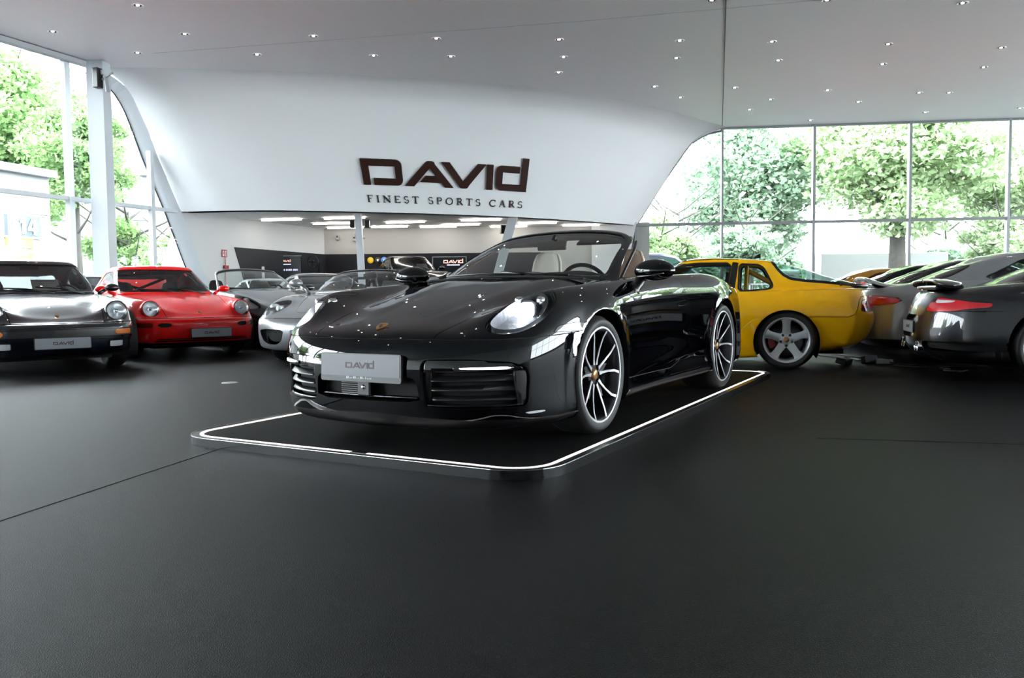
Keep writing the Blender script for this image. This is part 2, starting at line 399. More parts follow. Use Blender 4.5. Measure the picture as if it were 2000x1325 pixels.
# right-hand glazing: one window per bay
def bay(n, P0, a, b, z0, z1, tz, fw, plane, extra=None, poly=None, fin=0.14):
    """frame members belong to the window, its pane is a part"""
    f = MB()
    f.bar(plane(a, 0), plane(a, z1 if poly is None else poly), fw, fin, up=(0, 1, 0) if plane is PRp else (1, 0, 0))
    if tz: f.bar(plane(a, tz), plane(b, tz), 0.12, 0.085)
    f.bar(plane(a, 0.05), plane(b, 0.05), 0.12, 0.1)
    if poly is None: f.bar(plane(a, z1 - 0.03), plane(b, z1 - 0.03), 0.12, 0.06)
    o = tag(f.build('window_%d' % n, MT['frame'] if plane is PRp else MT['white']), kind='structure')
    return o
xs = [6.67, 9.445, 12.28, 15.125, 17.9, 20.7, 22.45]
nwin = 1
for i in range(len(xs) - 1):
    o = bay(nwin, 0, xs[i], xs[i + 1], 0, 6.0, 3.0, 0.06 if i in (0,) else 0.085, PRp); nwin += 1
    g = MB(); g.quad(PRp(xs[i], 0, .02), PRp(xs[i + 1], 0, .02), PRp(xs[i + 1], 6, .02), PRp(xs[i], 6, .02)); g.build('glass_pane', MT['pane'], o)
# the cut-off bay beside the feature wall
pr = [(3.5, 0), (3.672, 1.05), (3.805, 2.03), (4.017, 3.0), (4.93, 4.44), (5.486, 5.23), (5.723, 5.54), (6.04, 5.73), (6.27, 5.83), (6.65, 5.9)]
f = MB(); f.tube([PRp(x, z, 0.03) for x, z in pr], 0.035, 6); f.bar(PRp(4.0, 3.0), PRp(6.67, 3.0), 0.12, 0.085); f.bar(PRp(3.99, 0), PRp(3.99, 2.95), 0.07, 0.1, up=(0, 1, 0))
o = tag(f.build('window_%d' % nwin, MT['frame']), kind='structure'); nwin += 1
g = MB(); g.add([PRp(x, z, .02) for x, z in pr + [(6.67, 5.95), (6.67, 0)]], [tuple(range(len(pr) + 2))]); g.build('glass_pane', MT['pane'], o)
# left-hand glazing with wide white fins
ys = [17.79 - 2.09 * i for i in range(13)][::-1]
for i in range(len(ys) - 1):
    o = bay(nwin, 0, ys[i], ys[i + 1], 0, 6.0, 3.0, 0.20, PLp, fin=0.10)
    g = MB(); g.quad(PLp(ys[i], 0, .02), PLp(ys[i + 1], 0, .02), PLp(ys[i + 1], 6, .02), PLp(ys[i], 6, .02)); g.build('glass_pane', MT['pane'], o); nwin += 1
f = MB(); f.bar(PLp(17.79, 0), PLp(17.79, 5.95), 0.20, 0.10, up=(1, 0, 0)); f.bar(PLp(17.79, 3.0), PLp(19.88, 3.0), 0.12, 0.085); f.bar(PLp(17.79, 5.97), PLp(18.5, 5.97), .12, .06)
o = tag(f.build('window_%d' % nwin, MT['white']), kind='structure'); nwin += 1
g = MB(); q = [(17.79, 0), (19.88, 0), (19.88, 4.2)] + [(y, z) for z, y in inner[7::-1]] + [(17.79, 5.9)]
g.add([PLp(y, z, .16) for y, z in q], [tuple(range(len(q)))]); g.build('glass_pane', MT['pane'], o)
f = MB(); f.bar(PLp(19.88, 0), PLp(19.88, 4.36), 0.18, 0.10, up=(1, 0, 0)); f.bar(PLp(19.88, 3.0), PLp(20.62, 3.0), 0.12, 0.085)
o = tag(f.build('window_%d' % nwin, MT['white']), kind='structure'); nwin += 1
g = MB(); q = [(19.88, 0)] + [(y, z) for z, y in inner[:7:-1]] + [(19.88, 4.2)]
g.add([PLp(y, z, .16) for y, z in q], [tuple(range(len(q)))]); g.build('glass_pane', MT['pane'], o)
# dark shadow gap and rail along the top of the left glazing
f = MB(); f.bar(PLp(-9, 5.93, -0.16), PLp(18.3, 5.93, -0.16), 0.16, 0.10); tag(f.build('trim_6', mat('grey_rail', (0.30, 0.32, 0.33), 0.5)), kind='structure')

f = MB()
for i in range(12): f.box((22.6, -9 + 3 * i, 3.05), (.12, .09, 5.6))
f.box((22.6, 7.5, 3.0), (.12, 33, .085))
o = tag(f.build('window_%d' % nwin, MT['frame']), kind='structure'); nwin += 1
g = MB(); g.quad((22.6, -9, .4), (22.6, 24.1, .4), (22.6, 24.1, 5.8), (22.6, -9, 5.8)); g.build('glass_pane', MT['pane'], o)

# columns
def column(name, a, b, wx, wy, label):
    f = MB(); a, b = Vector(a), Vector(b)
    V = [p + Vector((x * wx / 2, y * wy / 2, 0)) for p in (a, b) for x, y in ((-1, -1), (1, -1), (1, 1), (-1, 1))]
    f.add(V, [(0, 3, 2, 1), (4, 5, 6, 7), (0, 1, 5, 4), (1, 2, 6, 5), (2, 3, 7, 6), (3, 0, 4, 7)])
    return tag(f.build(name, MT['white'], bevel=0.006), label, 'column', kind='structure')
column('column_1', (-8.98, 18.2, 0), (-8.98, 18.2, 6.0), 0.36, 0.36, 'thick square white column beside the left window wall')
column('column_2', (-3.92, 21.75, 0), (-4.02, 21.75, 3.02), 0.165, 0.165, 'slim white column under the wall with the dark lettering')
column('column_3', (-0.78, 23.6, 0), (0.07, 23.25, 3.02), 0.27, 0.2, 'slanted white column seen through the black windscreen')

# ================================================================ fittings of the room
def speaker(loc, rz, label, sx=.12, sy=.14, sz=.2):
    t = thing('wall_speaker', label, 'speaker', loc, rz)
    MB().box((0, 0, 0), (sx, sy, sz)).build('housing', MT['black'], t, bevel=.01)
    MB().box((0, -sy / 2 - .004, 0), (sx * .8, .006, sz * .82)).build('grille', MT['matblack'], t)
    MB().bar((0, sy / 2, 0), (0, sy / 2 + .09, 0), .03, .03).build('bracket', MT['black'], t)
    return t
speaker((-4.185, 21.80, 2.74), 0, 'small black speaker on the left side of the slim column')
speaker((-3.79, 21.80, 2.74), 0, 'small black speaker on the right side of the slim column')
speaker((-0.22, 23.40, 2.68), 0.3, 'black speaker on the slanted white column', .16, .16, .24)
t = thing('wall_speaker', 'black speaker with grey bracket high on the thick left column', 'speaker', (-8.83, 17.95, 5.58), -0.3)
MB().box((0, -.06, 0), (.14, .16, .42)).build('housing', MT['black'], t, bevel=.012)
MB().box((.10, -.02, .12), (.06, .06, .10)).build('sensor', MT['white'], t)
MB().bar((.02, 0, -.05), (.34, 0, .10), .05, .03).bar((.16, 0, .04), (.20, 0, -.3), .10, .02).build('bracket', MT['frame'], t)

# recessed downlights
MT['downlens'] = mat('downlight_lens', (1, 1, 1), 0.3, emit=(1.0, 0.93, 0.84), es=26)
MT['downring'] = mat('downlight_ring', (0.85, 0.86, 0.88), 0.25, 0.2)
DL = [(-8.79, 16.09), (-6.53, 14.73), (-6.34, 16.33), (-7.81, 17.53), (-5.36, 17.73), (-3.87, 16.54), (-2.91, 17.9), (-1.46, 16.78), (-1.26, 18.03), (1.02, 16.93), (1.19, 18.16), (1.15, 19.4), (3.5, 17.08), (3.68, 18.33), (3.63, 20.82), (4.52, 21.98), (5.43, 17.22), (6.01, 18.61), (5.69, 21.01), (7.01, 22.32), (6.8, 23.53), (3.59, 14.78), (5.65, 14.84), (8.18, 15.06), (7.95, 17.48), (8.51, 18.99), (8.18, 21.37), (9.54, 22.73), (9.09, 25.08), (10.52, 17.82), (11.02, 19.34), (10.72, 21.75), (11.52, 21.78), (12.07, 24.11), (14.57, 23.7)]
DL += [(x, y) for y in (12.4, 10.0, 7.6, 5.2, 2.8) for x in (-6.4, -3.9, -1.4, 1.1, 3.6, 6.1, 8.6)]
d0 = thing('recessed_downlight', 'round recessed downlight with bright ring in the white ceiling', 'ceiling light', (0, 0, 6.0), 0, 'recessed downlights in the showroom ceiling')
MB().lathe([(.095, 0), (.10, -.008), (.092, -.012), (.068, -.006)], 24, 'Z').build('ring', MT['downring'], d0, True)
MB().lathe([(.068, -.006), (.030, -.002)], 24, 'Z').build('baffle', MT['matblack'], d0, True)
MB().lathe([(.026, -.006), (.0, -.008)], 20, 'Z').build('lens', MT['downlens'], d0)
first = True
for x, y in DL:
    if first: d0.location = (x, y, 5.9995); first = False
    else: dup(d0, (x, y, 5.9995))

# strip lights of the back room
MT['strip'] = mat('lit_strip_diffuser', (1, 1, 1), 0.4, emit=(1.0, 0.92, 0.82), es=4.5)
SL = [(-6.95, 22.99), (-5.14, 22.70), (-5.84, 24.33), (-5.75, 25.85), (-3.66, 24.165), (-4.356, 25.7), (-1.434, 23.68), (-2.11, 25.24), (0.223, 24.9), (-0.648, 26.05), (1.621, 25.9), (-3.0, 22.5), (-2.845, 25.85)]
st = None
ORD = ['first', 'second', 'third', 'fourth', 'fifth', 'sixth']
SL = SL[:11] + SL[12:]
def strip_label(x, y):
    rows = [[q for q in SL if lo <= q[1] < hi] for lo, hi in ((0, 23.8), (23.8, 25.15), (25.15, 30))]
    r = [i for i, R_ in enumerate(rows) if (x, y) in R_][0]; k = sorted(rows[r]).index((x, y))
    return 'lit strip light in the %s row of the low back ceiling, %s from the left' % (('front', 'middle', 'rear')[r], ORD[k])
for x, y in SL:
    if st is None:
        st = thing('strip_light', strip_label(x, y), 'ceiling light', (x + .58, y - .08, 3.0), -0.12, 'strip lights in the low back ceiling')
        MB().box((0, 0, -.012), (1.10, .03, .026)).build('frame', MT['white'], st)
        MB().box((0, 0, -.036), (1.14, .05, .022)).build('diffuser', MT['strip'], st)
    else: dup(st, (x + .58, y - .08, 3.0), None, strip_label(x, y))

# dark band round the back room walls
MT['band'] = mat('dark_blue_wall_panel', (0.0025, 0.003, 0.006), 0.5, spec=.3)
f = MB(); f.prism([(22.527, 2.209), (22.839, 1.346), (23.33, 0), (26.45, 0), (26.45, 2.185)], -.02, -.003, lambda y, z, h: PLp(y, z, h)); tag(f.build('trim_7', MT['band']), kind='structure')
f = MB(); f.prism([(-5.98, 0), (-0.0, 0), (.95, 2.178), (-5.98, 2.184)], 26.452, 26.435, lambda x, z, h: (x, h, z)); tag(f.build('trim_8', MT['band']), kind='structure')

# word mark on the feature wall (letters follow the wall)
def on_wall(u, v, off, s0, s1, z0, zh):
    return wall_pt(s0 + (s1 - s0) * u, z0 + zh * v, off)
# find s for a given x at a given height
def s_of(x, z):
    lo, hi = 0, 64
    for _ in range(40):
        m_ = (lo + hi) / 2
        if wall_pt(m_, z)[0] < x: lo = m_
        else: hi = m_
    return lo
SIGN = dict(x0=-3.70, x1=0.42, z0=3.69, h=0.605)
def subdiv_poly(P, L=0.35):
    out = []
    for (a, b), (c, d) in zip(P, P[1:] + P[:1]):
        k = max(1, int(math.hypot(c - a, d - b) / L)); out += [(a + (c - a) * i / k, b + (d - b) * i / k) for i in range(k)]
    return out
def sign_pt(u, v, off):
    """u, v in cap heights; the mark leans with the wall"""
    z = SIGN['z0'] + v * SIGN['h']
    x = SIGN['x0'] + (SIGN['x1'] - SIGN['x0']) * u / LOGO_W
    s = s_of(x, SIGN['z0'])
    return wall_pt(s, z, off)
sg = thing('wall_sign', 'large dark brown word mark lettering on the curved white wall', 'sign', wall_pt(s_of(-1.6, 3.5), 3.5, 0.01))
inv = Vector(sg.location)
f = MB()
for P in logo_polys():
    P = subdiv_poly(P); f.prism(P, 0.012, 0.05, lambda u, v, h: tuple(Vector(sign_pt(u, v, h)) - inv))
f.build('word_mark', MT['logo'], sg)
f = MB(); ps, wd = serif_polys('FINEST SPORTS CARS', 0.42, 0.75)
for P in ps: f.prism(P, 0.01, 0.025, lambda u, v, h: tuple(Vector(sign_pt(u / wd * 6.08 + 0.02, -0.72 + v * 0.28, h)) - inv))
f.build('tagline', MT['tag'], sg)

# flat logo helper for plates, screens
def flat_logo(mb, c, wd, U, Vv, Nn, th=0.002):
    c, U, Vv, Nn = Vector(c), Vector(U), Vector(Vv), Vector(Nn); k = wd / LOGO_W
    for P in logo_polys():
        mb.prism(P, 0, th, lambda u, v, h: tuple(c + U * (u - LOGO_W / 2) * k + Vv * (v - 0.5) * k + Nn * h))
    return mb

# display screens, signs and wall pieces in the back room
MT['screen'] = mat('dark_screen', (0.002, 0.003, 0.006), 0.25)
MT['scrlogo'] = mat('lit_logo_pink', (0.8, 0.4, 0.35), 0.5, emit=(1.0, 0.42, 0.34), es=.15)
MT['scrtext'] = mat('lit_text_lavender', (0.6, 0.6, 0.8), 0.5, emit=(0.62, 0.62, 0.95), es=.16)
t = thing('display_stand', 'dark display panel with pink word mark and a light grey side, left back wall', 'display', (-6.74, 24.5, 0), -0.06)
MB().box((0, 0, 1.03), (.98, .06, 2.03)).build('panel', MT['screen'], t, bevel=.005)
MB().box((-.57, .02, 1.03), (.16, .10, 2.06)).build('side_frame', MT['white'], t)
MB().box((0, -.012, 2.05), (1.0, .05, .02)).build('top_edge', MT['frame'], t)
f = MB(); flat_logo(f, (.02, -.032, 1.90), .34, (1, 0, 0), (0, 0, 1), (0, -1, 0)); f.build('logo', MT['scrlogo'], t)
f = MB(); f.box((.02, -.033, 1.80), (.34, .003, .025)); f.build('caption', MT['scrtext'], t)
f = MB(); x = -.38; random.seed(3)
for kx in range(26):
    wdt = random.choice((.018, .024, .028))
    if kx not in (6, 13, 20): f.box((x, -.033, 1.635), (wdt * .8, .003, .05))
    x += .0305
f.build('slogan', MT['scrtext'], t)
t = thing('display_screen', 'wide dark wall screen with pink word mark right of the black coupe', 'display', (-1.95, 26.0, 1.55), 0)
MB().box((0, 0, 0), (1.08, .06, 1.0)).build('panel', MT['screen'], t, bevel=.005)
f = MB(); f.box((0, -.032, .49), (1.08, .008, .02)).box((0, -.032, -.49), (1.08, .008, .02)).box((-.53, -.032, 0), (.02, .008, 1.0)).box((.53, -.032, 0), (.02, .008, 1.0)); f.build('bezel', MT['frame'], t)
f = MB(); flat_logo(f, (.12, -.033, .34), .62, (1, 0, 0), (0, 0, 1), (0, -1, 0)); f.build('logo', MT['scrlogo'], t)
f = MB(); f.box((.12, -.034, .235), (.4, .003, .03)); f.build('caption', MT['scrtext'], t)
for (x, c1, c2, lab) in ((-4.52, (0.85, 0.50, 0.02), (0.9, 0.6, 0.05), 'yellow round badge on the dark back wall, left of three'), (-4.28, (0.02, 0.02, 0.02), (0.7, 0.7, 0.6), 'black round badge with pale crest, middle of three'), (-4.08, (0.10, 0.28, 0.75), (0.5, 0.65, 0.9), 'blue round badge on the dark back wall, right of three')):
    t = thing('wall_badge', lab, 'badge', (x, 26.41, 1.975))
    MB().lathe([(0, -.03), (.085, -.028), (.10, -.015), (.10, .02)], 24, 'Y').build('disc', mat('badge_enamel', c1, .3, coat=.5), t, True)
    MB().prism([(-.03, .04), (.03, .04), (.03, -.01), (0, -.045), (-.03, -.01)], -.036, -.028, lambda u, v, h: (u, h, v)).build('emblem', mat('badge_emblem', c2, .4), t)
t = thing('steering_wheel', 'dark steering wheel mounted on the back wall beside the display panel', 'steering wheel', (-6.0, 24.9, 1.88), -.3)
MB().tube([(.17 * math.cos(a), 0, .19 * math.sin(a)) for a in [2 * PI * i / 28 for i in range(28)]], .016, 8, True).build('rim', MT['black'], t, True)
MB().box((0, 0, 0), (.30, .02, .04)).box((0, 0, -.08), (.04, .02, .16)).lathe([(0, -.03), (.05, -.025), (.05, .02)], 16, 'Y').build('spokes', MT['gunmetal'], t)
MB().bar((0, 0, 0), (0, .35, 0), .03, .03).bar((0, .35, 0), (-.02, .35, -1.88), .04, .04).build('post', MT['matblack'], t)
t = thing('fire_sign', 'red and white fire equipment sign on the white left wall', 'sign', PLp(22.155, 2.02, -.015), math.radians(-66))
t.rotation_euler = (0, 0, math.atan2(-0.9277, 0.0) + 0) ; t.rotation_euler = (0, 0, math.radians(68.1))
MB().box((0, 0, 0), (.20, .012, .20)).build('board', MT['redcal'], t)
MB().box((-.045, -.008, 0), (.055, .004, .14)).box((.045, -.008, 0), (.055, .004, .15)).build('symbol', MT['paper'], t)
MB().box((-.045, -.012, .01), (.02, .004, .06)).box((.045, -.012, -.01), (.02, .004, .10)).build('mark', MT['redcal'], t)
t = thing('fire_hose_pipe', 'thin red pipe with a small fitting below the red fire sign', 'pipe', PLp(22.16, 0, -.04), math.radians(68.1))
MB().tube([(0, 0, 0), (0, 0, 1.92)], .012, 8).build('pipe', MT['redcal'], t)
MB().box((.05, 0, 1.64), (.10, .05, .12)).box((-.04, 0, 1.66), (.05, .04, .08)).build('valve', MT['redcal'], t)
t = thing('alarm_sounder', 'small round red alarm on the white wall at the right end of the low room', 'alarm', (3.36, 26.42, 2.87))
MB().lathe([(0, -.05), (.05, -.048), (.06, -.02)], 20, 'Y').build('cap', MT['redcal'], t, True)
MB().lathe([(.06, -.02), (.075, -.01), (.075, .03)], 20, 'Y').build('base', mat('alarm_red_dark', (.25, .01, .02), .4), t, True)
for (x, z, lab) in ((-5.56, 2.72, 'small grey loudspeaker box on the back wall near the corner'), (-5.02, 2.68, 'small grey camera box on the back wall left of the slim column')):
    t = thing('wall_box', lab, 'wall device', (x, 26.4, z))
    MB().box((0, 0, 0), (.10, .09, .17)).build('housing', MT['frame'], t, bevel=.01)
    MB().box((0, -.05, .02), (.05, .01, .06)).build('front', MT['tag'], t)
t = thing('ceiling_projector', 'grey projector hanging from the low ceiling left of the slim column', 'projector', (-4.62, 25.2, 2.66))
MB().box((0, 0, 0), (.28, .26, .13)).build('housing', mat('projector_grey', (.32, .31, .29), .5), t, bevel=.02)
MB().tube([(0, 0, .06), (0, 0, .335)], .015, 8).box((0, 0, .32), (.3, .12, .02)).build('mount', MT['frame'], t)
MB().lathe([(.035, -.14), (.04, -.12), (.04, -.1)], 14, 'Y').build('lens', MT['black'], t)
t = thing('floor_socket', 'round metal floor socket in the carpet left of the black car', 'floor socket', (-2.80, 8.08, 0.0))
MB().lathe([(.0, .006), (.065, .006), (.075, .004), (.08, .0)], 28, 'Z').build('cover', MT['white'], t, True)
MB().box((0, 0, .0065), (.07, .02, .003)).build('flap', MT['frame'], t)
# white ledge post on the left wall band
t = thing('white_post', 'short bright white upright post in front of the dark blue wall panel', 'post', (-7.05, 23.35, 0), 0)
MB().box((0, 0, .85), (.06, .06, 1.7)).build('post', MT['paper'], t)
MB().box((.22, .05, 1.34), (.34, .2, .02)).box((.22, .05, .67), (.05, .05, 1.34)).build('shelf', MT['redenamel'], t)

# chargers and cables on the floor to the right
t = thing('battery_charger', 'black battery charger lying on the carpet behind the yellow car', 'charger', (3.80, 9.35, 0), .5)
MB().box((0, 0, .045), (.20, .12, .07), rz=.3, rx=.25).build('case', MT['black'], t, bevel=.01)
MB().box((.02, -.03, .085), (.08, .04, .006), rz=.3, rx=.25).build('label_plate', MT['gunmetal'], t)
t = thing('power_adapter', 'dark power adapter block with plug on the carpet beside the charger', 'power adapter', (4.13, 9.45, 0), -.3)
MB().box((0, 0, .05), (.16, .09, .09), rz=.5, rx=-.2).build('case', MT['gunmetal'], t, bevel=.01)
MB().box((.16, -.02, .03), (.18, .05, .05), rz=.1).build('plug', MT['frame'], t, bevel=.006)
def cable(name, pts, r, m_, lab):
    o = MB().tube([tuple(p) for p in crom(pts, 6)], r, 6).build(name, m_, None, True); return tag(o, lab, 'cable')
MT["wcable"] = mat("pale_cable", (.08, .085, .08), .4)
cable('power_cable', [(4.1, 11.3, .01), (4.0, 10.6, .012), (4.15, 10.1, .012), (4.1, 9.6, .03)], .009, MT['wcable'], 'pale cable running under the yellow car to the adapter')
cable('power_cable', [(4.35, 11.2, .01), (4.3, 10.5, .012), (4.5, 10.0, .012), (4.35, 9.5, .03)], .006, MT['wcable'], 'thin pale cable right of the thicker one behind the yellow car')
cable('power_cable', [(4.3, 9.42, .03), (4.36, 9.2, .012), (4.2, 9.0, .012), (4.5, 8.9, .012), (4.45, 9.12, .012), (4.25, 9.1, .012), (4.4, 8.85, .012), (4.75, 8.75, .012)], .007, MT['black'], 'black cable looping across the carpet from the adapter')
cable('power_cable', [(4.6, 8.8, .01), (4.62, 8.62, .01), (4.5, 8.5, .01), (4.6, 8.38, .01), (4.56, 8.3, .012), (4.62, 8.27, .03)], .007, MT['wcable'], 'short white cable end with clamp on the carpet')
# ================================================================ outside
MT['paving'] = mat('outdoor_paving', (0.055, 0.056, 0.055), 0.8, noise=(1.5, (.045, .047, .045), .3))
f = MB(); f.box((10, 75, -0.16), (160, 96, 0.1)).box((-55, 12, -0.16), (70, 40, .1)); tag(f.build('ground_outside', MT['paving']), kind='structure')
MT['leaf'] = leafmat('pale_green_leaf', (0.20, 0.30, 0.14), (0.55, 0.66, 0.42))
MT['leaf2'] = leafmat('blue_green_leaf', (0.18, 0.28, 0.19), (0.48, 0.60, 0.45))
MT['leaf3'] = leafmat('leaf_green_dimmed', (0.10, 0.20, 0.07), (0.30, 0.43, 0.19))  # darker leaf copy, balancing the stronger light on the left trees
MT['bark'] = mat('grey_bark', (0.03, 0.028, 0.022), 0.9, noise=(6, (.05, .047, .04), .3))

def leaves_mesh(name, rx, rz, n, seed, leaf=0.17, clumps=46):
    rng = np.random.default_rng(seed)
    C = rng.normal(size=(clumps, 3)); C /= np.linalg.norm(C, axis=1)[:, None]
    C *= (rng.random((clumps, 1)) ** 0.45) * np.array([[rx * .82, rx * .82, rz * .82]])
    R = rng.uniform(.24, .42, clumps) * rx
    idx = rng.integers(0, clumps, n)
    P = rng.normal(size=(n, 3)); P /= np.linalg.norm(P, axis=1)[:, None]; P *= (rng.random((n, 1)) ** .5)
    P = C[idx] + P * R[idx][:, None] * np.array([[1, 1, .62]])
    a = rng.normal(size=(n, 3)); a[:, 2] *= .6; a /= np.linalg.norm(a, axis=1)[:, None]
    b = np.cross(a, rng.normal(size=(n, 3))); b /= np.linalg.norm(b, axis=1)[:, None]
    s = leaf * rng.uniform(.6, 1.3, (n, 1))
    V = np.stack([P - a * s, P + b * s * .55, P + a * s, P - b * s * .55], 1).reshape(-1, 3)
    me = bpy.data.meshes.new(name)
    me.vertices.add(n * 4); me.vertices.foreach_set('co', V.ravel())
    me.loops.add(n * 4); me.loops.foreach_set('vertex_index', np.arange(n * 4, dtype=np.int32))
    me.polygons.add(n); me.polygons.foreach_set('loop_start', np.arange(0, n * 4, 4, dtype=np.int32))
    me.update(calc_edges=True); me.validate()
    return me
LM = [leaves_mesh('foliage', 3.4, 3.1, 46000, 1, .105, 80), leaves_mesh('foliage', 2.6, 3.2, 30000, 2, .105, 64), leaves_mesh('foliage', 1.9, 1.5, 15000, 5, .10, 40)]
def tree(name, loc, h, k, sc, label, m_, trunk=0.25, lean=0.0):
    t = thing(name, label, 'tree', loc, random.random() * 6)
    b = MB(); zc = h - 2.6 * sc
    b.tube([(0, 0, -.1), (.03, .02, zc * .4), (.10, -.05, zc * .8), (.05, .05, h * .86)], [trunk, trunk * .82, trunk * .6, trunk * .15], 10)
    rr = random.Random(int(loc[0] * 31 + loc[1]))
    for i in range(11):
        a = i * 2.4 + rr.random(); z0 = h * (.34 + .05 * i); L = sc * rr.uniform(1.5, 2.6)
        b.tube([(0.05, 0, z0), (math.cos(a) * L * .5, math.sin(a) * L * .5, z0 + L * .25), (math.cos(a) * L, math.sin(a) * L, z0 + L * .62)], [trunk * .36, trunk * .2, .02], 6)
    b.build('trunk', MT['bark'], t, True)
    o = bpy.data.objects.new('foliage', LM[k].copy() if False else LM[k]); COL.objects.link(o); o.parent = t
    o.location = (lean, 0, zc + .3); o.scale = (sc, sc, sc)
    if not o.data.materials: o.data.materials.append(m_)
    o.material_slots[0].link = 'OBJECT'; o.material_slots[0].material = m_
    return t
G = 'trees beyond the right window wall'
tree('broadleaf_tree', (16.9, 36, -.1), 11.3, 0, 1.5, 'large leafy tree with thick forked trunk outside the right window', MT['leaf'], .40)
tree('broadleaf_tree', (11.9, 41, -.1), 10.2, 0, 1.35, 'leafy tree just left of the big forked tree', MT['leaf2'], .2)
tree('broadleaf_tree', (7.9, 38.5, -.1), 5.4, 2, 1.25, 'low bushy tree in the second window bay', MT['leaf2'], .14)
tree('broadleaf_tree', (6.0, 33.2, -.1), 5.0, 2, .95, 'small thin tree in the first right window bay', MT['leaf'], .09)
tree('broadleaf_tree', (24.2, 40, -.1), 9.8, 0, 1.25, 'leafy tree right of the big forked tree', MT['leaf'], .2)
tree('broadleaf_tree', (27.5, 52, -.1), 6.6, 2, 1.9, 'distant low tree at the right end of the windows', MT['leaf2'], .2)
tree('broadleaf_tree', (15.4, 54, -.1), 8.6, 2, 2.3, 'distant spreading tree behind the second window bay', MT['leaf2'], .2)
tree('broadleaf_tree', (27.2, 33.5, -.1), 8.5, 1, 1.0, 'leafy tree beyond the far right window bay', MT['leaf'], .2)
tree('broadleaf_tree', (33.5, 32, -.1), 8.8, 0, 1.1, 'tall leafy tree beyond the right end of the glazing', MT['leaf'], .2)
tree('broadleaf_tree', (-23.9, 39, -.1), 12.4, 0, 1.45, 'tall leafy tree behind the white building on the left', MT['leaf3'], .3)
tree('broadleaf_tree', (-31.5, 44, -.1), 14.5, 0, 1.5, 'tallest leafy tree at the far left', MT['leaf3'], .3)
tree('broadleaf_tree', (-18.7, 35.6, -.1), 9.6, 1, 1.0, 'slim leafy tree between the building and the thick column', MT['leaf3'], .2)
tree('broadleaf_tree', (-18.3, 39.5, -.1), 5.9, 2, 1.25, 'low dense tree seen past the thick left column', MT['leaf3'], .2)
tree('broadleaf_tree', (-14.6, 36.5, -.1), 4.8, 2, 1.1, 'low bushy tree behind the white sail outside', MT['leaf3'], .15)
tree('broadleaf_tree', (-30.8, 66, -.1), 9.0, 0, 1.3, 'distant tree seen beside the grey-roofed house', MT['leaf2'], .2)
tree('broadleaf_tree', (-25, 12, -.1), 8.5, 0, 1.1, 'leafy tree outside the near left glazing', MT['leaf'], .25)
tree('broadleaf_tree', (-28, 3, -.1), 8.0, 1, 1.2, 'leafy tree outside the left glazing near the camera', MT['leaf'], .25)

tree('broadleaf_tree', (13.0, 46.5, -.1), 5.2, 2, 1.6, 'low spreading tree between the two white trucks', MT['leaf2'], .14)
tree('broadleaf_tree', (21.5, 36.0, -.1), 5.2, 2, 1.0, 'small bushy tree right of the forked trunk', MT['leaf'], .10)
tree('broadleaf_tree', (9.8, 34.0, -.1), 4.6, 2, .85, 'small tree low in the second right window bay', MT['leaf2'], .09)
# neighbouring building with the number 114
MT['bldwhite'] = mat('white_facade', (0.20, 0.205, 0.205), 0.7)
MT['bldyel'] = mat('yellow_stripe', (0.42, 0.29, 0.03), 0.6)
t = thing('neighbour_building', 'white flat-roofed building with yellow stripes and the number 114 in its window', 'building', (-16.75, 30, -.1), math.radians(74))
# local x runs along the facade towards +depth, local -y faces the showroom... facade spans x from -16 to 0
def bw(c, d, nm, m_, par=None): return MB().box(c, d).build(nm, m_, par or t)
bw((-8, 3, 2.75), (16, 6, 5.5), 'wall', MT['bldwhite'])
bw((-8, 2.9, 5.45), (16.2, 6.4, .25), 'roof_edge', MT['white'])
bw((-8, -.02, 4.62), (16, .04, .05), 'band_upper', MT['frame'])
bw((-8, -.02, 3.98), (16, .04, .03), 'band_lower', MT['frame'])
for x in (-1.32, -3.25, -5.2, -7.1):
    fr = bw((x, -.03, 3.50), (1.72, .08, .86), 'window_frame', MT['white'])
    bw((x, -.075, 3.50), (1.6, .02, .72), 'pane', mat('far_window_glass', (.035, .05, .055), .3), fr)
f = MB(); 
def digit(f, polys, ox, s):
    for P in polys: f.prism([(ox + u * s, 3.50 + (v - .5) * s * 1.0) for u, v in P], -.10, -.125, lambda u, v, h: (u, h, v))
one = [[(.18, 0), (.42, 0), (.42, 1), (.24, 1), (.02, .82), (.02, .64), (.18, .74)]]
four = [[(.42, 0), (.62, 0), (.62, 1), (.42, 1)], [(0, .22), (.76, .22), (.76, .40), (0, .40)], [(0, .40), (.18, .40), (.48, 1), (.32, 1)]]
digit(f, one, -1.80, .56); digit(f, one, -1.42, .56); digit(f, four, -1.08, .56); f.build('number', MT['paper'], t)
f = MB(); f.box((-1.4, -.02, 2.90), (1.1, .05, .34)).box((-1.2, -.02, 2.42), (.75, .05, .32)).box((-3.1, -.02, 2.90), (1.5, .05, .34)); f.build('stripe', MT['bldyel'], t)
f = MB()
for z in (2.75, 2.5, 2.25, 2.0): f.box((-3.4, -.9, z - .1), (2.2, .04, .12))
f.box((-4.2, -.95, 1.35), (.08, .06, 2.7)); f.box((-2.5, -.95, 1.35), (.08, .06, 2.7)); f.build('louvre_screen', MT['frame'], t)
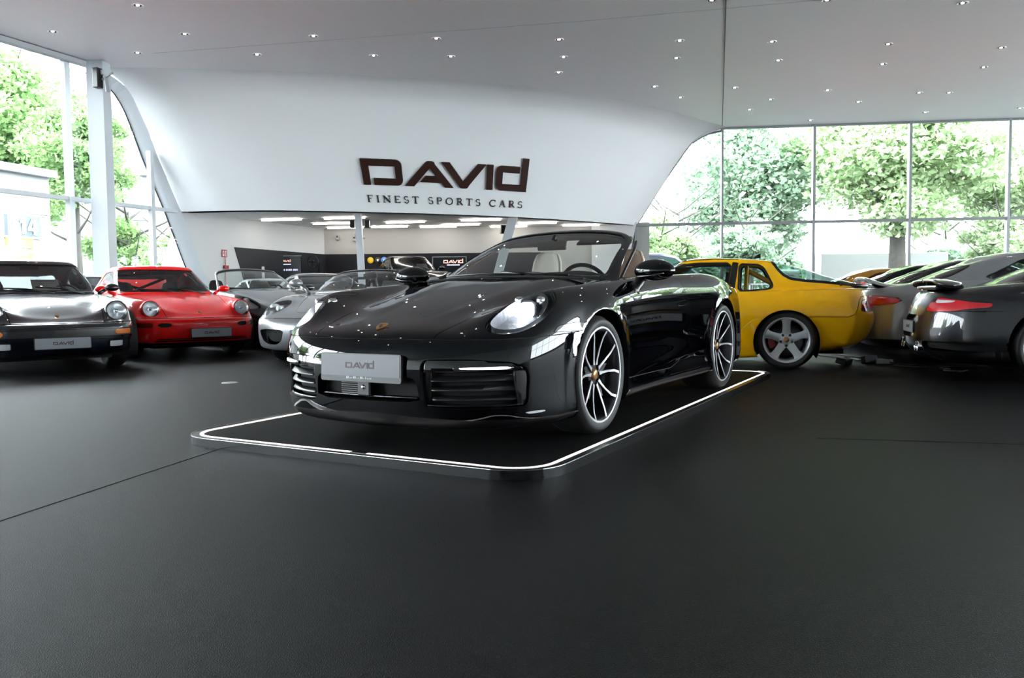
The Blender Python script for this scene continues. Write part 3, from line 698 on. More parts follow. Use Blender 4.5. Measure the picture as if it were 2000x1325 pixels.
# grey-roofed house behind
t = thing('distant_house', 'pale house with a curved grey roof seen through the left window', 'house', (-25.6, 54, -.1), .1, None, 1.17)
MB().box((0, 0, 3.6), (7.5, 6, 7.2)).build('wall', MT['bldwhite'], t)
MB().prism([(-3.9, 7.2), (-3.4, 8.6), (-2.6, 9.2), (2.6, 9.2), (3.4, 8.6), (3.9, 7.2)], -3.2, 3.2, lambda u, v, h: (u, h, v)).build('roof', mat('grey_roof', (.10, .10, .11), .7), t)
for x in (-2, 0, 2):
    fr = MB().box((x, -3.02, 5.6), (1.1, .08, 1.4)).build('window', MT['white'], t); MB().box((x, -3.08, 5.6), (.9, .03, 1.2)).build('pane', MT['frame'], fr)
# white sail / tent
t = thing('garden_sail', 'pointed white sail canopy outside behind the red car', 'canopy', (-12.6, 31, -.1), .3)
MB().add([(-.9, -.5, .9), (1.2, -.5, .9), (.9, .5, .9), (-.7, .5, .9), (-.1, 0, 3.5)], [(0, 1, 4), (1, 2, 4), (2, 3, 4), (3, 0, 4), (3, 2, 1, 0)]).build('canvas', MT['paper'], t)
MB().tube([(-.1, 0, 0), (-.1, 0, 3.5)], .04, 8).build('mast', MT['frame'], t)
# white trucks and fence beyond the right glazing
def lorry(loc, L, rz, lab, mark=None):
    t = thing('box_truck', lab, 'truck', loc, rz)
    MB().box((0, 0, 2.0), (L, 2.4, 2.5)).build('cargo_box', MT['bldwhite'], t, bevel=.05)
    MB().box((L / 2 + .95, 0, 1.45), (1.7, 2.2, 1.9)).build('cab', MT['bldwhite'], t, bevel=.15)
    MB().box((L / 2 + .95, -1.11, 1.8), (.9, .03, .6)).build('cab_window', MT['screen'], t)
    MB().box((0.5, 0, .62), (L + 2, .9, .25)).build('chassis', MT['matblack'], t)
    for x in (-L / 2 + 1, L / 2 + .9):
        for y in (-.95, .95): MB().lathe([(0, -.13), (.25, -.13), (.45, -.10), (.45, .10), (.25, .13), (0, .13)], 24, 'Y', (x, y, .45)).build('wheel', MT['rubber'], t, True)
    if mark: MB().prism([(-.5, 1.4), (0, 1.4), (.7, 2.6), (.2, 2.6)], -1.205, -1.22, lambda u, v, h: (u + mark, h, v)).build('marking', mat('blue_marking', (.05, .25, .75), .5), t)
    return t
lorry((20.6, 46.5, -.35), 7.0, 0, 'white box truck with a blue marking parked behind the big tree', 2.4)
lorry((11.3, 47.5, -.35), 6.5, 0, 'plain white truck parked left of the one with the blue marking')
t = thing('street_fence', 'low grey railing fence outside the right windows', 'fence', (15, 31, -.1))
f = MB(); f.box((0, 0, 1.22), (24, .05, .05)).box((0, 0, .3), (24, .05, .05)); f.build('rail', MT['frame'], t)
for i in range(17): MB().box((-12 + 1.5 * i, 0, .62), (.05, .05, 1.24)).build('post', MT['frame'], t)
f = MB()
for i in range(120): f.box((-11.9 + .2 * i, 0, .76), (.015, .015, .92))
f.build('baluster', MT['frame'], t)['kind'] = 'stuff'
# silver van outside
t = thing('silver_van', 'silver grey van parked outside the window behind the black car', 'van', (5.1, 29.3, -.1), 0.05)
MT['vansil'] = mat('silver_grey_van_paint', (.08, .10, .13), .3, .4, coat=.8)
side = [(-2.4, .35), (-2.4, 1.9), (-2.2, 2.22), (-1.6, 2.3), (.0, 2.3), (.55, 2.2), (1.35, 1.62), (2.1, 1.35), (2.3, 1.0), (2.3, .35)]
MB().prism(side, -.95, .95, lambda u, v, h: (u, h, v)).build('body', MT['vansil'], t, bevel=.08)
MB().prism([(.02, 1.55), (.02, 2.1), (.5, 2.08), (1.12, 1.6)], -.985, -.96, lambda u, v, h: (u, h, v)).build('front_window', mat('van_window_green', (.03, .12, .09), .05, coat=1), t)
MB().prism([(-1.95, 1.6), (-1.95, 2.05), (-.65, 2.05), (-.65, 1.6)], -.975, -.96, lambda u, v, h: (u, h, v)).build('rear_panel', mat('van_panel', (.22, .28, .36), .3, .4, coat=.5), t)
MB().box((0, -.965, 1.42), (4.4, .02, .06)).build('trim_line', MT['black'], t)
for x in (-1.5, 1.5):
    for y in (-.85, .85): MB().lathe([(0, -.11), (.33, -.11), (.33, .11), (0, .11)], 24, 'Y', (x, y, .33)).build('wheel', MT['rubber'], t)
# platform for the black car
# ================================================================ car body engine
class SM:
    """surface mesh: points, normals, (u, v) on the control net, faces"""
    def __init__(s, V, N, T, F): s.V, s.N, s.T, s.F = V, N, T, F
    def copy(s): return SM(s.V.copy(), s.N.copy(), s.T.copy(), list(s.F))

def _pad(G, ax, m0, m1):
    G = np.moveaxis(G, ax, 0); fl = np.array([1, -1, 1.])
    a = G[1] * fl if m0 == 'mir' else 2 * G[0] - G[1]
    b = G[-2] * fl if m1 == 'mir' else 2 * G[-1] - G[-2]
    return np.moveaxis(np.concatenate([a[None], G, b[None]]), 0, ax)
def _W(n, k):
    t = np.linspace(0, n - 1, (n - 1) * k + 1); W = np.zeros((len(t), n + 2))
    for r, x in enumerate(t):
        i = min(int(x), n - 2); f = x - i
        W[r, i:i + 4] = [(1 - f) ** 3 / 6, (3 * f ** 3 - 6 * f * f + 4) / 6, (-3 * f ** 3 + 3 * f * f + 3 * f + 1) / 6, f ** 3 / 6]
    return t, W
def surf(G, ku, kv, mu0='mir', mu1='mir', mv1='mir', fit=3, fn=None, flat_v1=True):
    """smooth surface through the net G[station, row]; returns the whole (both sides) as SM"""
    G = np.asarray(G, float); n, m = G.shape[:2]
    def S(P, a, b):
        Q = _pad(_pad(P, 0, mu0, mu1), 1, 'lin', mv1); return np.einsum('ai,ijc,bj->abc', a, Q, b)
    t1, a1 = _W(n, 1); t2, b1 = _W(m, 1); P = G.copy()
    for _ in range(fit): P = P + (G - S(P, a1, b1))
    tu, a = _W(n, ku); tv, b = _W(m, kv); X = S(P, a, b)
    if mu0 == 'mir': X[0, :, 1] = 0
    if mu1 == 'mir': X[-1, :, 1] = 0
    if mv1 == 'mir': X[:, -1, 1] = 0
    if fn is not None: X = fn(X)
    Y = X.copy()
    du = np.gradient(Y, axis=0); dv = np.gradient(Y, axis=1); N = np.cross(du, dv); L = np.linalg.norm(N, axis=2)
    bad = L < 1e-9
    N = N / np.maximum(L, 1e-12)[..., None]
    for e, mm in ((0, mu0), (-1, mu1)):
        if mm == 'mir': N[e, :, 1] = 0
    if mv1 == 'mir': N[:, -1, 1] = 0
    for i, j in zip(*np.where(bad)): N[i, j] = N[min(max(i, 1), N.shape[0] - 2), max(j - 1, 0)]
    N /= np.maximum(np.linalg.norm(N, axis=2), 1e-9)[..., None]
    nu, nv = X.shape[:2]; T = np.stack(np.meshgrid(tu, tv, indexing='ij'), -1)
    idx = np.arange(nu * nv).reshape(nu, nv)
    F = np.stack([idx[:-1, :-1], idx[1:, :-1], idx[1:, 1:], idx[:-1, 1:]], -1).reshape(-1, 4)
    V = X.reshape(-1, 3); Nn = N.reshape(-1, 3); Tt = T.reshape(-1, 2); k = len(V)
    fl = np.array([1, -1, 1.])
    V2, N2 = V * fl, Nn * fl
    return SM(np.vstack([V, V2]), np.vstack([Nn, N2]), np.vstack([Tt, Tt]), [tuple(f) for f in F.tolist()] + [tuple(reversed([q + k for q in f])) for f in F.tolist()])

def compact(V, N, T, F):
    used = sorted({i for f in F for i in f}); mp = {o: i for i, o in enumerate(used)}
    u = np.array(used, int)
    if len(u) == 0: return SM(np.zeros((0, 3)), np.zeros((0, 3)), np.zeros((0, 2)), []), mp
    return SM(V[u], N[u], T[u], [tuple(mp[i] for i in f) for f in F]), mp

def split(M, f):
    """cut M along f = 0; returns (f<0 part, f>0 part, cut edges of the first, cut edges of the second)"""
    if not M.F: return M, M, [], []
    v = f(M); V, N, T = M.V.tolist(), M.N.tolist(), M.T.tolist(); vl = v.tolist()
    Fi, Fo, new, ci, co = [], [], {}, [], []
    def cross(a, b):
        key = (a, b) if a < b else (b, a)
        if key not in new:
            a, b = key; t = vl[a] / (vl[a] - vl[b]); new[key] = len(V)
            V.append([V[a][k] * (1 - t) + V[b][k] * t for k in range(3)]); N.append([N[a][k] * (1 - t) + N[b][k] * t for k in range(3)])
            T.append([T[a][k] * (1 - t) + T[b][k] * t for k in range(2)]); vl.append(0.0)
        return new[key]
    for fc in M.F:
        s = [vl[i] < 0 for i in fc]
        if all(s): Fi.append(fc)
        elif not any(s): Fo.append(fc)
        else:
            A, B = [], []; k = len(fc)
            for q in range(k):
                a, b = fc[q], fc[(q + 1) % k]
                (A if s[q] else B).append(a)
                if s[q] != s[(q + 1) % k]: c = cross(a, b); A.append(c); B.append(c)
            for P, S_, C in ((A, Fi, ci), (B, Fo, co)):
                if len(P) > 2:
                    S_.append(tuple(P))
                    for q in range(len(P)):
                        a, b = P[q], P[(q + 1) % len(P)]
                        if a >= len(M.V) and b >= len(M.V): C.append((a, b))
    V, N, T = np.array(V), np.array(N), np.array(T)
    I, mi = compact(V, N, T, Fi); O, mo = compact(V, N, T, Fo)
    return I, O, [(mi[a], mi[b]) for a, b in ci if a in mi and b in mi], [(mo[a], mo[b]) for a, b in co if a in mo and b in mo]

def psdf(poly, P):
    """signed distance of 2D points P to polygon (negative inside)"""
    poly = np.asarray(poly, float); P = np.asarray(P, float); d = np.full(len(P), 1e9); ins = np.zeros(len(P), bool)
    for a, b in zip(poly, np.roll(poly, -1, 0)):
        e = b - a; w_ = P - a; L = e @ e
        if L < 1e-14: continue
        t = np.clip(w_ @ e / L, 0, 1); q = w_ - t[:, None] * e; d = np.minimum(d, (q ** 2).sum(1))
        c = (a[1] > P[:, 1]) != (b[1] > P[:, 1])
        with np.errstate(divide='ignore', invalid='ignore'):
            xx = (b[0] - a[0]) * (P[:, 1] - a[1]) / (b[1] - a[1]) + a[0]
        ins ^= c & (P[:, 0] < xx)
    d = np.sqrt(d); return np.where(ins, -d, d)
def rnd(poly, it=2, k=.25):
    P = [tuple(p) for p in poly]
    for _ in range(it):
        Q = []
        for a, b in zip(P, P[1:] + P[:1]):
            Q += [(a[0] * (1 - k) + b[0] * k, a[1] * (1 - k) + b[1] * k), (a[0] * k + b[0] * (1 - k), a[1] * k + b[1] * (1 - k))]
        P = Q
    return P
def region(poly, axes, cond=None, side=0):
    """poly in the plane of two axes ('yz', 'xz', 'xy', 'uv'); side 1 / -1 keeps one flank, 0 mirrors on |y|"""
    ix = {'x': 0, 'y': 1, 'z': 2}
    def f(M):
        if axes == 'uv': P = M.T
        else:
            P = M.V[:, [ix[axes[0]], ix[axes[1]]]].copy()
            if 'y' in axes and side == 0: P[:, axes.index('y')] = np.abs(P[:, axes.index('y')])
        d = psdf(poly, P)
        if side and 'y' not in axes: d = np.maximum(d, -side * M.V[:, 1])
        if cond is not None: d = np.maximum(d, cond(M))
        return d
    return f
def shift(f, w_): return lambda M: f(M) + w_

def put(name, M, m, parent, off=0.0, label=None):
    if not M.F: return None
    return mesh_obj(name, M.V + M.N * off, M.F, m, parent, True, M.N, label)
def wallstrip(name, M, cut, fn, m, parent, smooth=False):
    if not cut: return None
    V, F = [], []
    for a, b in cut:
        k = len(V); A, B = M.V[a], M.V[b]
        V += [A, B, fn(B, M.N[b]), fn(A, M.N[a])]; F.append((k, k + 1, k + 2, k + 3))
    return mesh_obj(name, V, F, m, parent, smooth)
def seam(M, f, w_=0.004):
    """cut a panel out of M leaving a shut line; returns (panel, gap, rest)"""
    inn, out, _, _ = split(M, shift(f, -w_ / 2)); pan, gap, _, _ = split(inn, shift(f, w_ / 2)); return pan, gap, out

FY = [0, .34, .64, .86, .97]; FX = [0, .035, .14, .38, .68]
def net(rows, nside=8, FYn=None, FXn=None):
    """rows: (x nose, x tail, nose depth, tail depth, [(x, y)..], [(x, z)..]) from sill to centre line"""
    fy, fx = FYn or FY, FXn or FX
    G = np.zeros((10 + nside, len(rows), 3))
    for j, (xn, xt, dn, dt, yk, zk) in enumerate(rows):
        yk, zk = sorted(yk), sorted(zk); Yf = lambda x: np.interp(x, [p[0] for p in yk], [p[1] for p in yk]); Zf = lambda x: np.interp(x, [p[0] for p in zk], [p[1] for p in zk])
        x5, x12 = xn - dn, xt + dt; X = [xn - f * dn for f in fx] + list(np.linspace(x5, x12, nside)) + [xt + f * dt for f in FX[::-1]]
        Y = [f * Yf(x5) for f in fy] + [Yf(x) for x in np.linspace(x5, x12, nside)] + [f * Yf(x12) for f in FY[::-1]]
        for i in range(10 + nside): G[i, j] = (X[i], Y[i], Zf(X[i]))
    return G

def arches(M, wheels, paint, parent, lip=0.045, liner=True, flare=0.0):
    """wheels: (x, z, R)"""
    for (x, z, R) in wheels:
        f = lambda S, x=x, z=z, R=R: np.maximum(np.hypot(S.V[:, 0] - x, S.V[:, 2] - z) - R, 0.45 - np.abs(S.V[:, 1]))
        _, M, _, cut = split(M, f)
        for sd in (1, -1): wallstrip('arch_lip', M, [(a, b) for a, b in cut if M.V[a][1] * sd > 0], lambda p, n: (p[0], p[1] - math.copysign(lip, p[1]), p[2]), paint, parent, False)
        if liner:
            for sd, nm in ((1, 0), (-1, 0)):
                b = MB(); b.lathe([(R + .004, .88 * sd), (R + .004, .42 * sd), (.10, .42 * sd)], 28, 'Y', (x, 0, z), math.radians(-30), math.radians(210))
                b.build('wheel_well', MT['matblack'], parent)
    return M

def wheel(car, x, y, r, wd, rr, style, side, label=None, caliper=None, steer=0.0, cap=None, m1=None):
    """tyre with rim; side +1 = left of the car; outer face towards side*y"""
    h = wd / 2; s = side
    b = MB(); b.lathe([(rr - .012, -h * .85), (rr + .004, -h * .96), ((r + rr) / 2, -h * 1.03), (r - .022, -h * .96), (r - .004, -h * .72), (r, -h * .4), (r - .001, 0), (r, h * .4), (r - .004, h * .72), (r - .022, h * .96), ((r + rr) / 2, h * 1.03), (rr + .004, h * .96), (rr - .012, h * .85)], 72, 'Y')
    t = b.build('wheel', MT['rubber'], car, True, label=label); t.location = (x, y, r)
    t.rotation_euler = (0, 0, steer)
    b = MB(); b.lathe([(rr + .006, h * .93 * s), (rr - .002, h * .97 * s), (rr - .012, h * .93 * s), (rr - .022, h * .80 * s), (rr - .03, h * .3 * s), (rr - .04, -h * .8 * s)], 72, 'Y')
    def rot(P, a): c, q = math.cos(a), math.sin(a); return [(u * c - v * q, u * q + v * c) for u, v in P]
    R = rr - .012
    if style == 'carrera':
        b.build('rim', MT['gunmetal'], t, True)
        b = MB(); b.lathe([(rr + .004, h * .945 * s), (rr - .001, h * .985 * s), (rr - .009, h * .96 * s)], 72, 'Y'); b.build('rim_edge', MT['machined'], t, True)
        sp, wb = MB(), MB()
        for k in range(5):
            a = 2 * PI * k / 5 + .31
            for q in (1, -1):
                ra = [.055, .09, .15, .21, R]; of = [.016, .024, .040, .062, .100]; n_ = len(ra)
                hw = [.011, .0075, .0068, .0072, .010]
                out = [(ra[i], q * (of[i] + hw[i])) for i in range(n_)] + [(ra[i], q * (of[i] - hw[i])) for i in range(n_ - 1, -1, -1)]
                dep = lambda u, v, hh: ((.055 + (.035 if math.hypot(u, v) > 0 else 0)) * 0) 
                def fn(u, v, hh, a=a):
                    rad = math.hypot(u, v); yy = h * (.62 + .30 * (rad / R) ** 2) * s - hh * s
                    c, z_ = math.cos(a), math.sin(a); return (u * c - v * z_, yy, u * z_ + v * c)
                (sp.prism(out, 0, .004, fn)); wb.prism(out, .004, .045, fn)
            web = [(.06, .012), (.12, .022), (.165, .0), (.12, -.022), (.06, -.012)]
            wb.prism(web, .012, .03, fn)
        wb.lathe([(0, h * .50 * s), (.07, h * .52 * s), (.075, h * .3 * s)], 30, 'Y')
        wb.build('spoke_body', MT['gunmetal'], t, False); sp.build('spoke_face', MT['machined'], t, False)
    else:
        m_ = m1 or MT['alu']; n5 = 5
        b.lathe([(0, h * .60 * s), (.075, h * .60 * s), (.09, h * .35 * s)], 30, 'Y')
        for k in range(n5):
            a = 2 * PI * k / n5 + (PI / 2 if style == 'cup' else .2)
            w0, w1, w2 = (.048, .036, .052) if style == 'cup' else (.028, .024, .034)
            out = [(.04, w0), (.11, w1 + .006), (.16, w1 + .004), (R - .03, w1 + .01), (R, w2 + .02), (R, -w2 - .02), (R - .03, -w1 - .01), (.16, -w1 - .004), (.11, -w1 - .006), (.04, -w0)]
            def fn(u, v, hh, a=a):
                rad = math.hypot(u, v); yy = h * (.58 + .30 * (rad / R) ** 2 - 30 * v * v) * s - hh * s
                c, z_ = math.cos(a), math.sin(a); return (u * c - v * z_, yy, u * z_ + v * c)
            # crowned spoke: strips across
            nseg = 8
            for q in range(len(out) // 2 - 1):
                u0, w_0 = out[q]; u1, w_1 = out[q + 1]
                for e in range(nseg):
                    f0, f1 = -1 + 2 * e / nseg, -1 + 2 * (e + 1) / nseg
                    b.add([fn(u0, w_0 * f0, 0), fn(u1, w_1 * f0, 0), fn(u1, w_1 * f1, 0), fn(u0, w_0 * f1, 0)], [(0, 1, 2, 3)])
                for sg in (1, -1):
                    b.add([fn(u0, w_0 * sg, 0), fn(u1, w_1 * sg, 0), fn(u1, w_1 * sg * .9, .05), fn(u0, w_0 * sg * .9, .05)], [(0, 1, 2, 3)])
        b.build('rim', m_, t, True)
        if style == 'cup':
            g = MB()
            for k in range(5):
                a = 2 * PI * k / 5 + PI / 2 + PI / 5; g.lathe([(0, h * .62 * s), (.014, h * .63 * s), (.016, h * .5 * s)], 10, 'Y', (.062 * math.cos(a), 0, .062 * math.sin(a)))
            g.build('wheel_bolt', MT['gunmetal'], t, True)
    b = MB(); b.lathe([(.05, .1 * h * s), (rr * .72, .1 * h * s), (rr * .72, -.2 * h * s)], 40, 'Y'); b.build('brake_disc', MT['disc'], t, True)
    if caliper is not None:
        b = MB()
        b.lathe([(rr * .50, .34 * h * s), (rr * .78, .34 * h * s), (rr * .80, 0), (rr * .5, 0), (rr * .5, .34 * h * s)], 10, 'Y', (0, 0, 0), -.55, .45)
        b.build('brake_caliper', caliper, t, False)
    cp = MB(); cp.lathe([(0, h * .665 * s), (.024, h * .66 * s), (.030, h * .62 * s), (.032, h * .5 * s)], 24, 'Y'); cp.build('hub_cap', cap or MT['gunmetal'], t, True)
    return t

def plate(car, c, n=(1, 0), wd=.52, ht=.11, tilt=0.0, frame=True, logo=.19, label='white number plate with dark word mark', web=False):
    """upright plate; n is its facing direction in the car's x-y plane"""
    N_ = Vector((n[0] * math.cos(tilt), n[1] * math.cos(tilt), math.sin(tilt))); U_ = Vector((-n[1], n[0], 0)); Z_ = N_.cross(U_); c = Vector(c)
    # seen from the front, U runs to the viewer's right
    def fn(u, v, h): return tuple(c + U_ * u + Z_ * v + N_ * h)
    R = lambda a, b, r=.008: [(x * (a / 2 - r) + r * math.cos(t), y * (b / 2 - r) + r * math.sin(t)) for x, y, t0 in ((1, 1, 0), (-1, 1, 90), (-1, -1, 180), (1, -1, 270)) for t in [math.radians(t0 + q * 30) for q in range(4)]]
    fr = MB(); P = R(wd + .014, ht + (.034 if web else .014), .012)
    off = -.012 if web else 0
    fr.prism([(u, v + off) for u, v in P], -.015, .004, fn); o = fr.build('number_plate', MT['black'], car, label=label)
    MB().prism(R(wd, ht), .004, .0065, fn).build('plate_face', MT['plate'] if web else MT['plate_lit'], o)
    lg = MB(); flat_logo(lg, c + N_ * .0065, logo, U_, Z_, N_, .0012); lg.build('word_mark', MT['platetext'], o)
    if web:
        g = MB(); x = -.09; rr = random.Random(5)
        for k in range(15):
            q = rr.choice((.006, .009)); hh = rr.choice((.008, .012)); g.prism([(x, -ht / 2 - .012 - .002), (x + q, -ht / 2 - .014), (x + q, -ht / 2 - .014 + hh), (x, -ht / 2 - .014 + hh)], .004, .0052, fn); x += .0115
        g.build('web_address', MT['paper'], o)
    return o

def crest(car, c, nrm, up, s=.05):
    c, N_, Z_ = Vector(c), Vector(nrm).normalized(), Vector(up); Z_ = (Z_ - N_ * Z_.dot(N_)).normalized(); U_ = Z_.cross(N_)
    sh = [(-.40, .42), (-.15, .50), (0, .46), (.15, .50), (.40, .42), (.42, .05), (.34, -.2), (0, -.52), (-.34, -.2), (-.42, .05)]
    fn = lambda u, v, h: tuple(c + U_ * u * s + Z_ * v * s * 1.25 + N_ * h)
    o = MB().prism(sh, -.002, .003, fn).build('crest_badge', MT['gold'], car)
    q = MB(); q.prism([(-.33, .3), (-.02, .3), (-.02, .02), (-.34, .02)], .003, .0036, fn).prism([(.02, -.04), (.33, -.04), (.26, -.2), (.02, -.38)], .003, .0036, fn); q.build('badge_field', MT['redenamel'], o)
    MB().prism([(-.1, .14), (.1, .14), (.08, -.12), (0, -.18), (-.08, -.12)], .0036, .0045, fn).build('badge_shield', MT['black'], o)
    return o

def seat(car, x, y, m, zs=.0, high=True, name='seat', h=.62):
    """bucket seat facing +x, base of the cushion at z .35"""
    def shell(S, nm, par):
        G = np.array(S, float); M = surf(np.transpose(G, (0, 1, 2)), 5, 5, 'lin', 'lin', 'lin', fn=None); return M
    b = MB()
    # backrest as lofted rings
    secs = [(-.02, .24, .06, .30), (-.06, .26, .07, .45), (-.11, .26, .07, .62), (-.155, .22, .06, .78), (-.18, .135, .05, .88), (-.20, .125, .05, .97), (-.205, .10, .04, 1.03), (-.205, .05, .02, 1.05)]
    n = 20; V, F = [], []
    for (dx, wy, th, z) in secs:
        for k in range(n):
            t = 2 * PI * k / n; cx, cy = math.cos(t), math.sin(t)
            V.append((x + dx + th * math.copysign(abs(cx) ** .6, cx) + .045 * abs(cy) ** 3, y + wy * math.copysign(abs(cy) ** .75, cy), z * h / .62 + zs))
    for i in range(len(secs) - 1):
        for k in range(n): F.append((i * n + k, (i + 1) * n + k, (i + 1) * n + (k + 1) % n, i * n + (k + 1) % n))
    F.append(tuple((len(secs) - 1) * n + k for k in range(n)))
    b.add(V, F); b.ellipsoid((x + .20, y, .34 + zs), (.27, .25, .085))
    return b.build(name, m, car, True)

def steering(car, x, y, z, r=.18, tilt=.42, m=None):
    M = Matrix.Rotation(tilt, 3, 'Y'); b = MB()
    pts = [M @ Vector((0, r * math.cos(a), r * math.sin(a))) + Vector((x, y, z)) for a in [2 * PI * i / 32 for i in range(32)]]
    b.tube(pts, .015, 8, True); b.ellipsoid((x, y, z), (.03, .06, .05), 12, 8, M)
    for a in (0, PI, -PI / 2): q = M @ Vector((0, r * math.cos(a), r * math.sin(a))) + Vector((x, y, z)); b.bar((x, y, z), q, .03, .015)
    b.tube([(x, y, z), (x + .3, y, z - .1)], .03, 8)
    return b.build('steering_wheel', m or MT['black'], car, True)

def rounded_box(b, c, d, r):
    b.box(c, d); return b
# ================================================================ the black convertible on its low platform
MT['bpaint'] = mat('black_car_paint', (0.0008, 0.001, 0.0017), 0.20, 0.0, coat=1.0, spec=0.0, coat_rough=0.0)
HP = 0.045
HERO_P = (-0.27228, 5.09887, HP); HERO_YAW = -2.09746
ROWS_992 = [
 (.88, -3.34, .5, .4, [(1, .58), (-4, .60)], [(1, .15), (-4, .17)]),
 (.955, -3.42, .62, .5, [(.6, .84), (.3, .865), (-.4, .875), (-1.2, .86), (-2.0, .885), (-2.8, .875), (-3.2, .80)], [(1, .125), (.5, .13), (-.5, .16), (-2, .165), (-3.4, .18)]),
 (1.0, -3.55, .66, .56, [(.6, .885), (.3, .91), (0, .92), (-.4, .905), (-.8, .875), (-1.3, .87), (-1.8, .89), (-2.2, .925), (-2.6, .93), (-3, .89)], [(1, .28), (-4, .30)]),
 (1.012, -3.56, .68, .56, [(.6, .885), (.3, .915), (0, .925), (-.4, .91), (-.8, .88), (-1.3, .872), (-1.8, .89), (-2.2, .925), (-2.6, .93), (-3, .89)], [(1, .46), (-4, .47)]),
 (.965, -3.52, .64, .56, [(.6, .87), (.3, .91), (0, .925), (-.4, .91), (-.8, .885), (-1.3, .88), (-1.8, .895), (-2.2, .925), (-2.6, .93), (-3, .885)], [(1, .575), (.85, .578), (.6, .60), (.3, .645), (0, .67), (-1, .66), (-4, .64)]),
 (.90, -3.46, .62, .54, [(.6, .75), (.45, .825), (.2, .885), (0, .90), (-.4, .888), (-1.2, .872), (-1.7, .882), (-2.1, .91), (-2.4, .918), (-2.8, .89), (-3.1, .82)], [(.92, .618), (.8, .628), (.66, .674), (.45, .735), (.22, .775), (0, .797), (-.8, .82), (-1.7, .835), (-2.4, .855), (-3, .83), (-3.5, .80)]),
 (.80, -3.38, .62, .52, [(.5, .665), (.38, .725), (.16, .775), (-.05, .79), (-.4, .80), (-.8, .81), (-1.7, .825), (-2.1, .82), (-2.45, .80), (-2.8, .75), (-3.1, .66)], [(.82, .645), (.715, .664), (.64, .722), (.564, .776), (.47, .808), (.378, .826), (.18, .846), (-.05, .862), (-.4, .885), (-.8, .903), (-1.3, .92), (-1.75, .932), (-2.1, .95), (-2.45, .95), (-2.8, .93), (-3.1, .90), (-3.38, .865)]),
 (.62, -3.2, .56, .5, [(.4, .46), (.28, .52), (.08, .585), (-.12, .63), (-.42, .665), (-.8, .70), (-1.7, .72), (-2.4, .62), (-2.9, .5)], [(.64, .688), (.5, .708), (.28, .752), (.08, .79), (-.12, .825), (-.42, .878), (-.8, .908), (-1.7, .935), (-2.4, .95), (-2.9, .915), (-3.2, .88)]),
 (.40, -3.0, .5, .4, [(.2, .25), (.08, .30), (-.08, .34), (-.24, .37), (-.45, .39), (-1, .40), (-2.4, .36), (-3, .3)], [(.4, .744), (.22, .782), (.08, .812), (-.08, .845), (-.24, .878), (-.45, .915), (-.7, .93), (-2.4, .965), (-3, .905)]),
 (.14, -2.8, .4, .3, [(1, 0), (-4, 0)], [(.14, .802), (.0, .83), (-.2, .872), (-.4, .908), (-.6, .93), (-2.4, .97), (-2.8, .93)]),
]
def hero_shape(X):
    """hood spine lines and flared arch edges"""
    x, y, z = X[..., 0], X[..., 1], X[..., 2]
    top = np.clip((z - .62) / .1, 0, 1)
    yc = .20 + .16 * np.clip((.75 - x) / 1.2, 0, 1)
    k = np.clip((.78 - x) / .35, 0, 1) * np.clip((x + .55) / .3, 0, 1) * top
    z = z + .007 * k * (1 / (1 + np.exp(-(np.abs(y) - yc) / .014)) - .0) * np.clip((.62 - np.abs(y)) / .2, 0, 1)
    for wx, wz, R in ((0, .345, .372), (-2.45, .36, .388)):
        r = np.hypot(x - wx, z - wz); sd = np.clip((np.abs(y) - .7) / .1, 0, 1)
        y = y + np.sign(y) * .012 * np.exp(-((r - R) / .035) ** 2) * sd
    return np.stack([x, y, z], -1)
def hero_body(ku=9, kv=8): return surf(net(ROWS_992), ku, kv, fn=hero_shape)

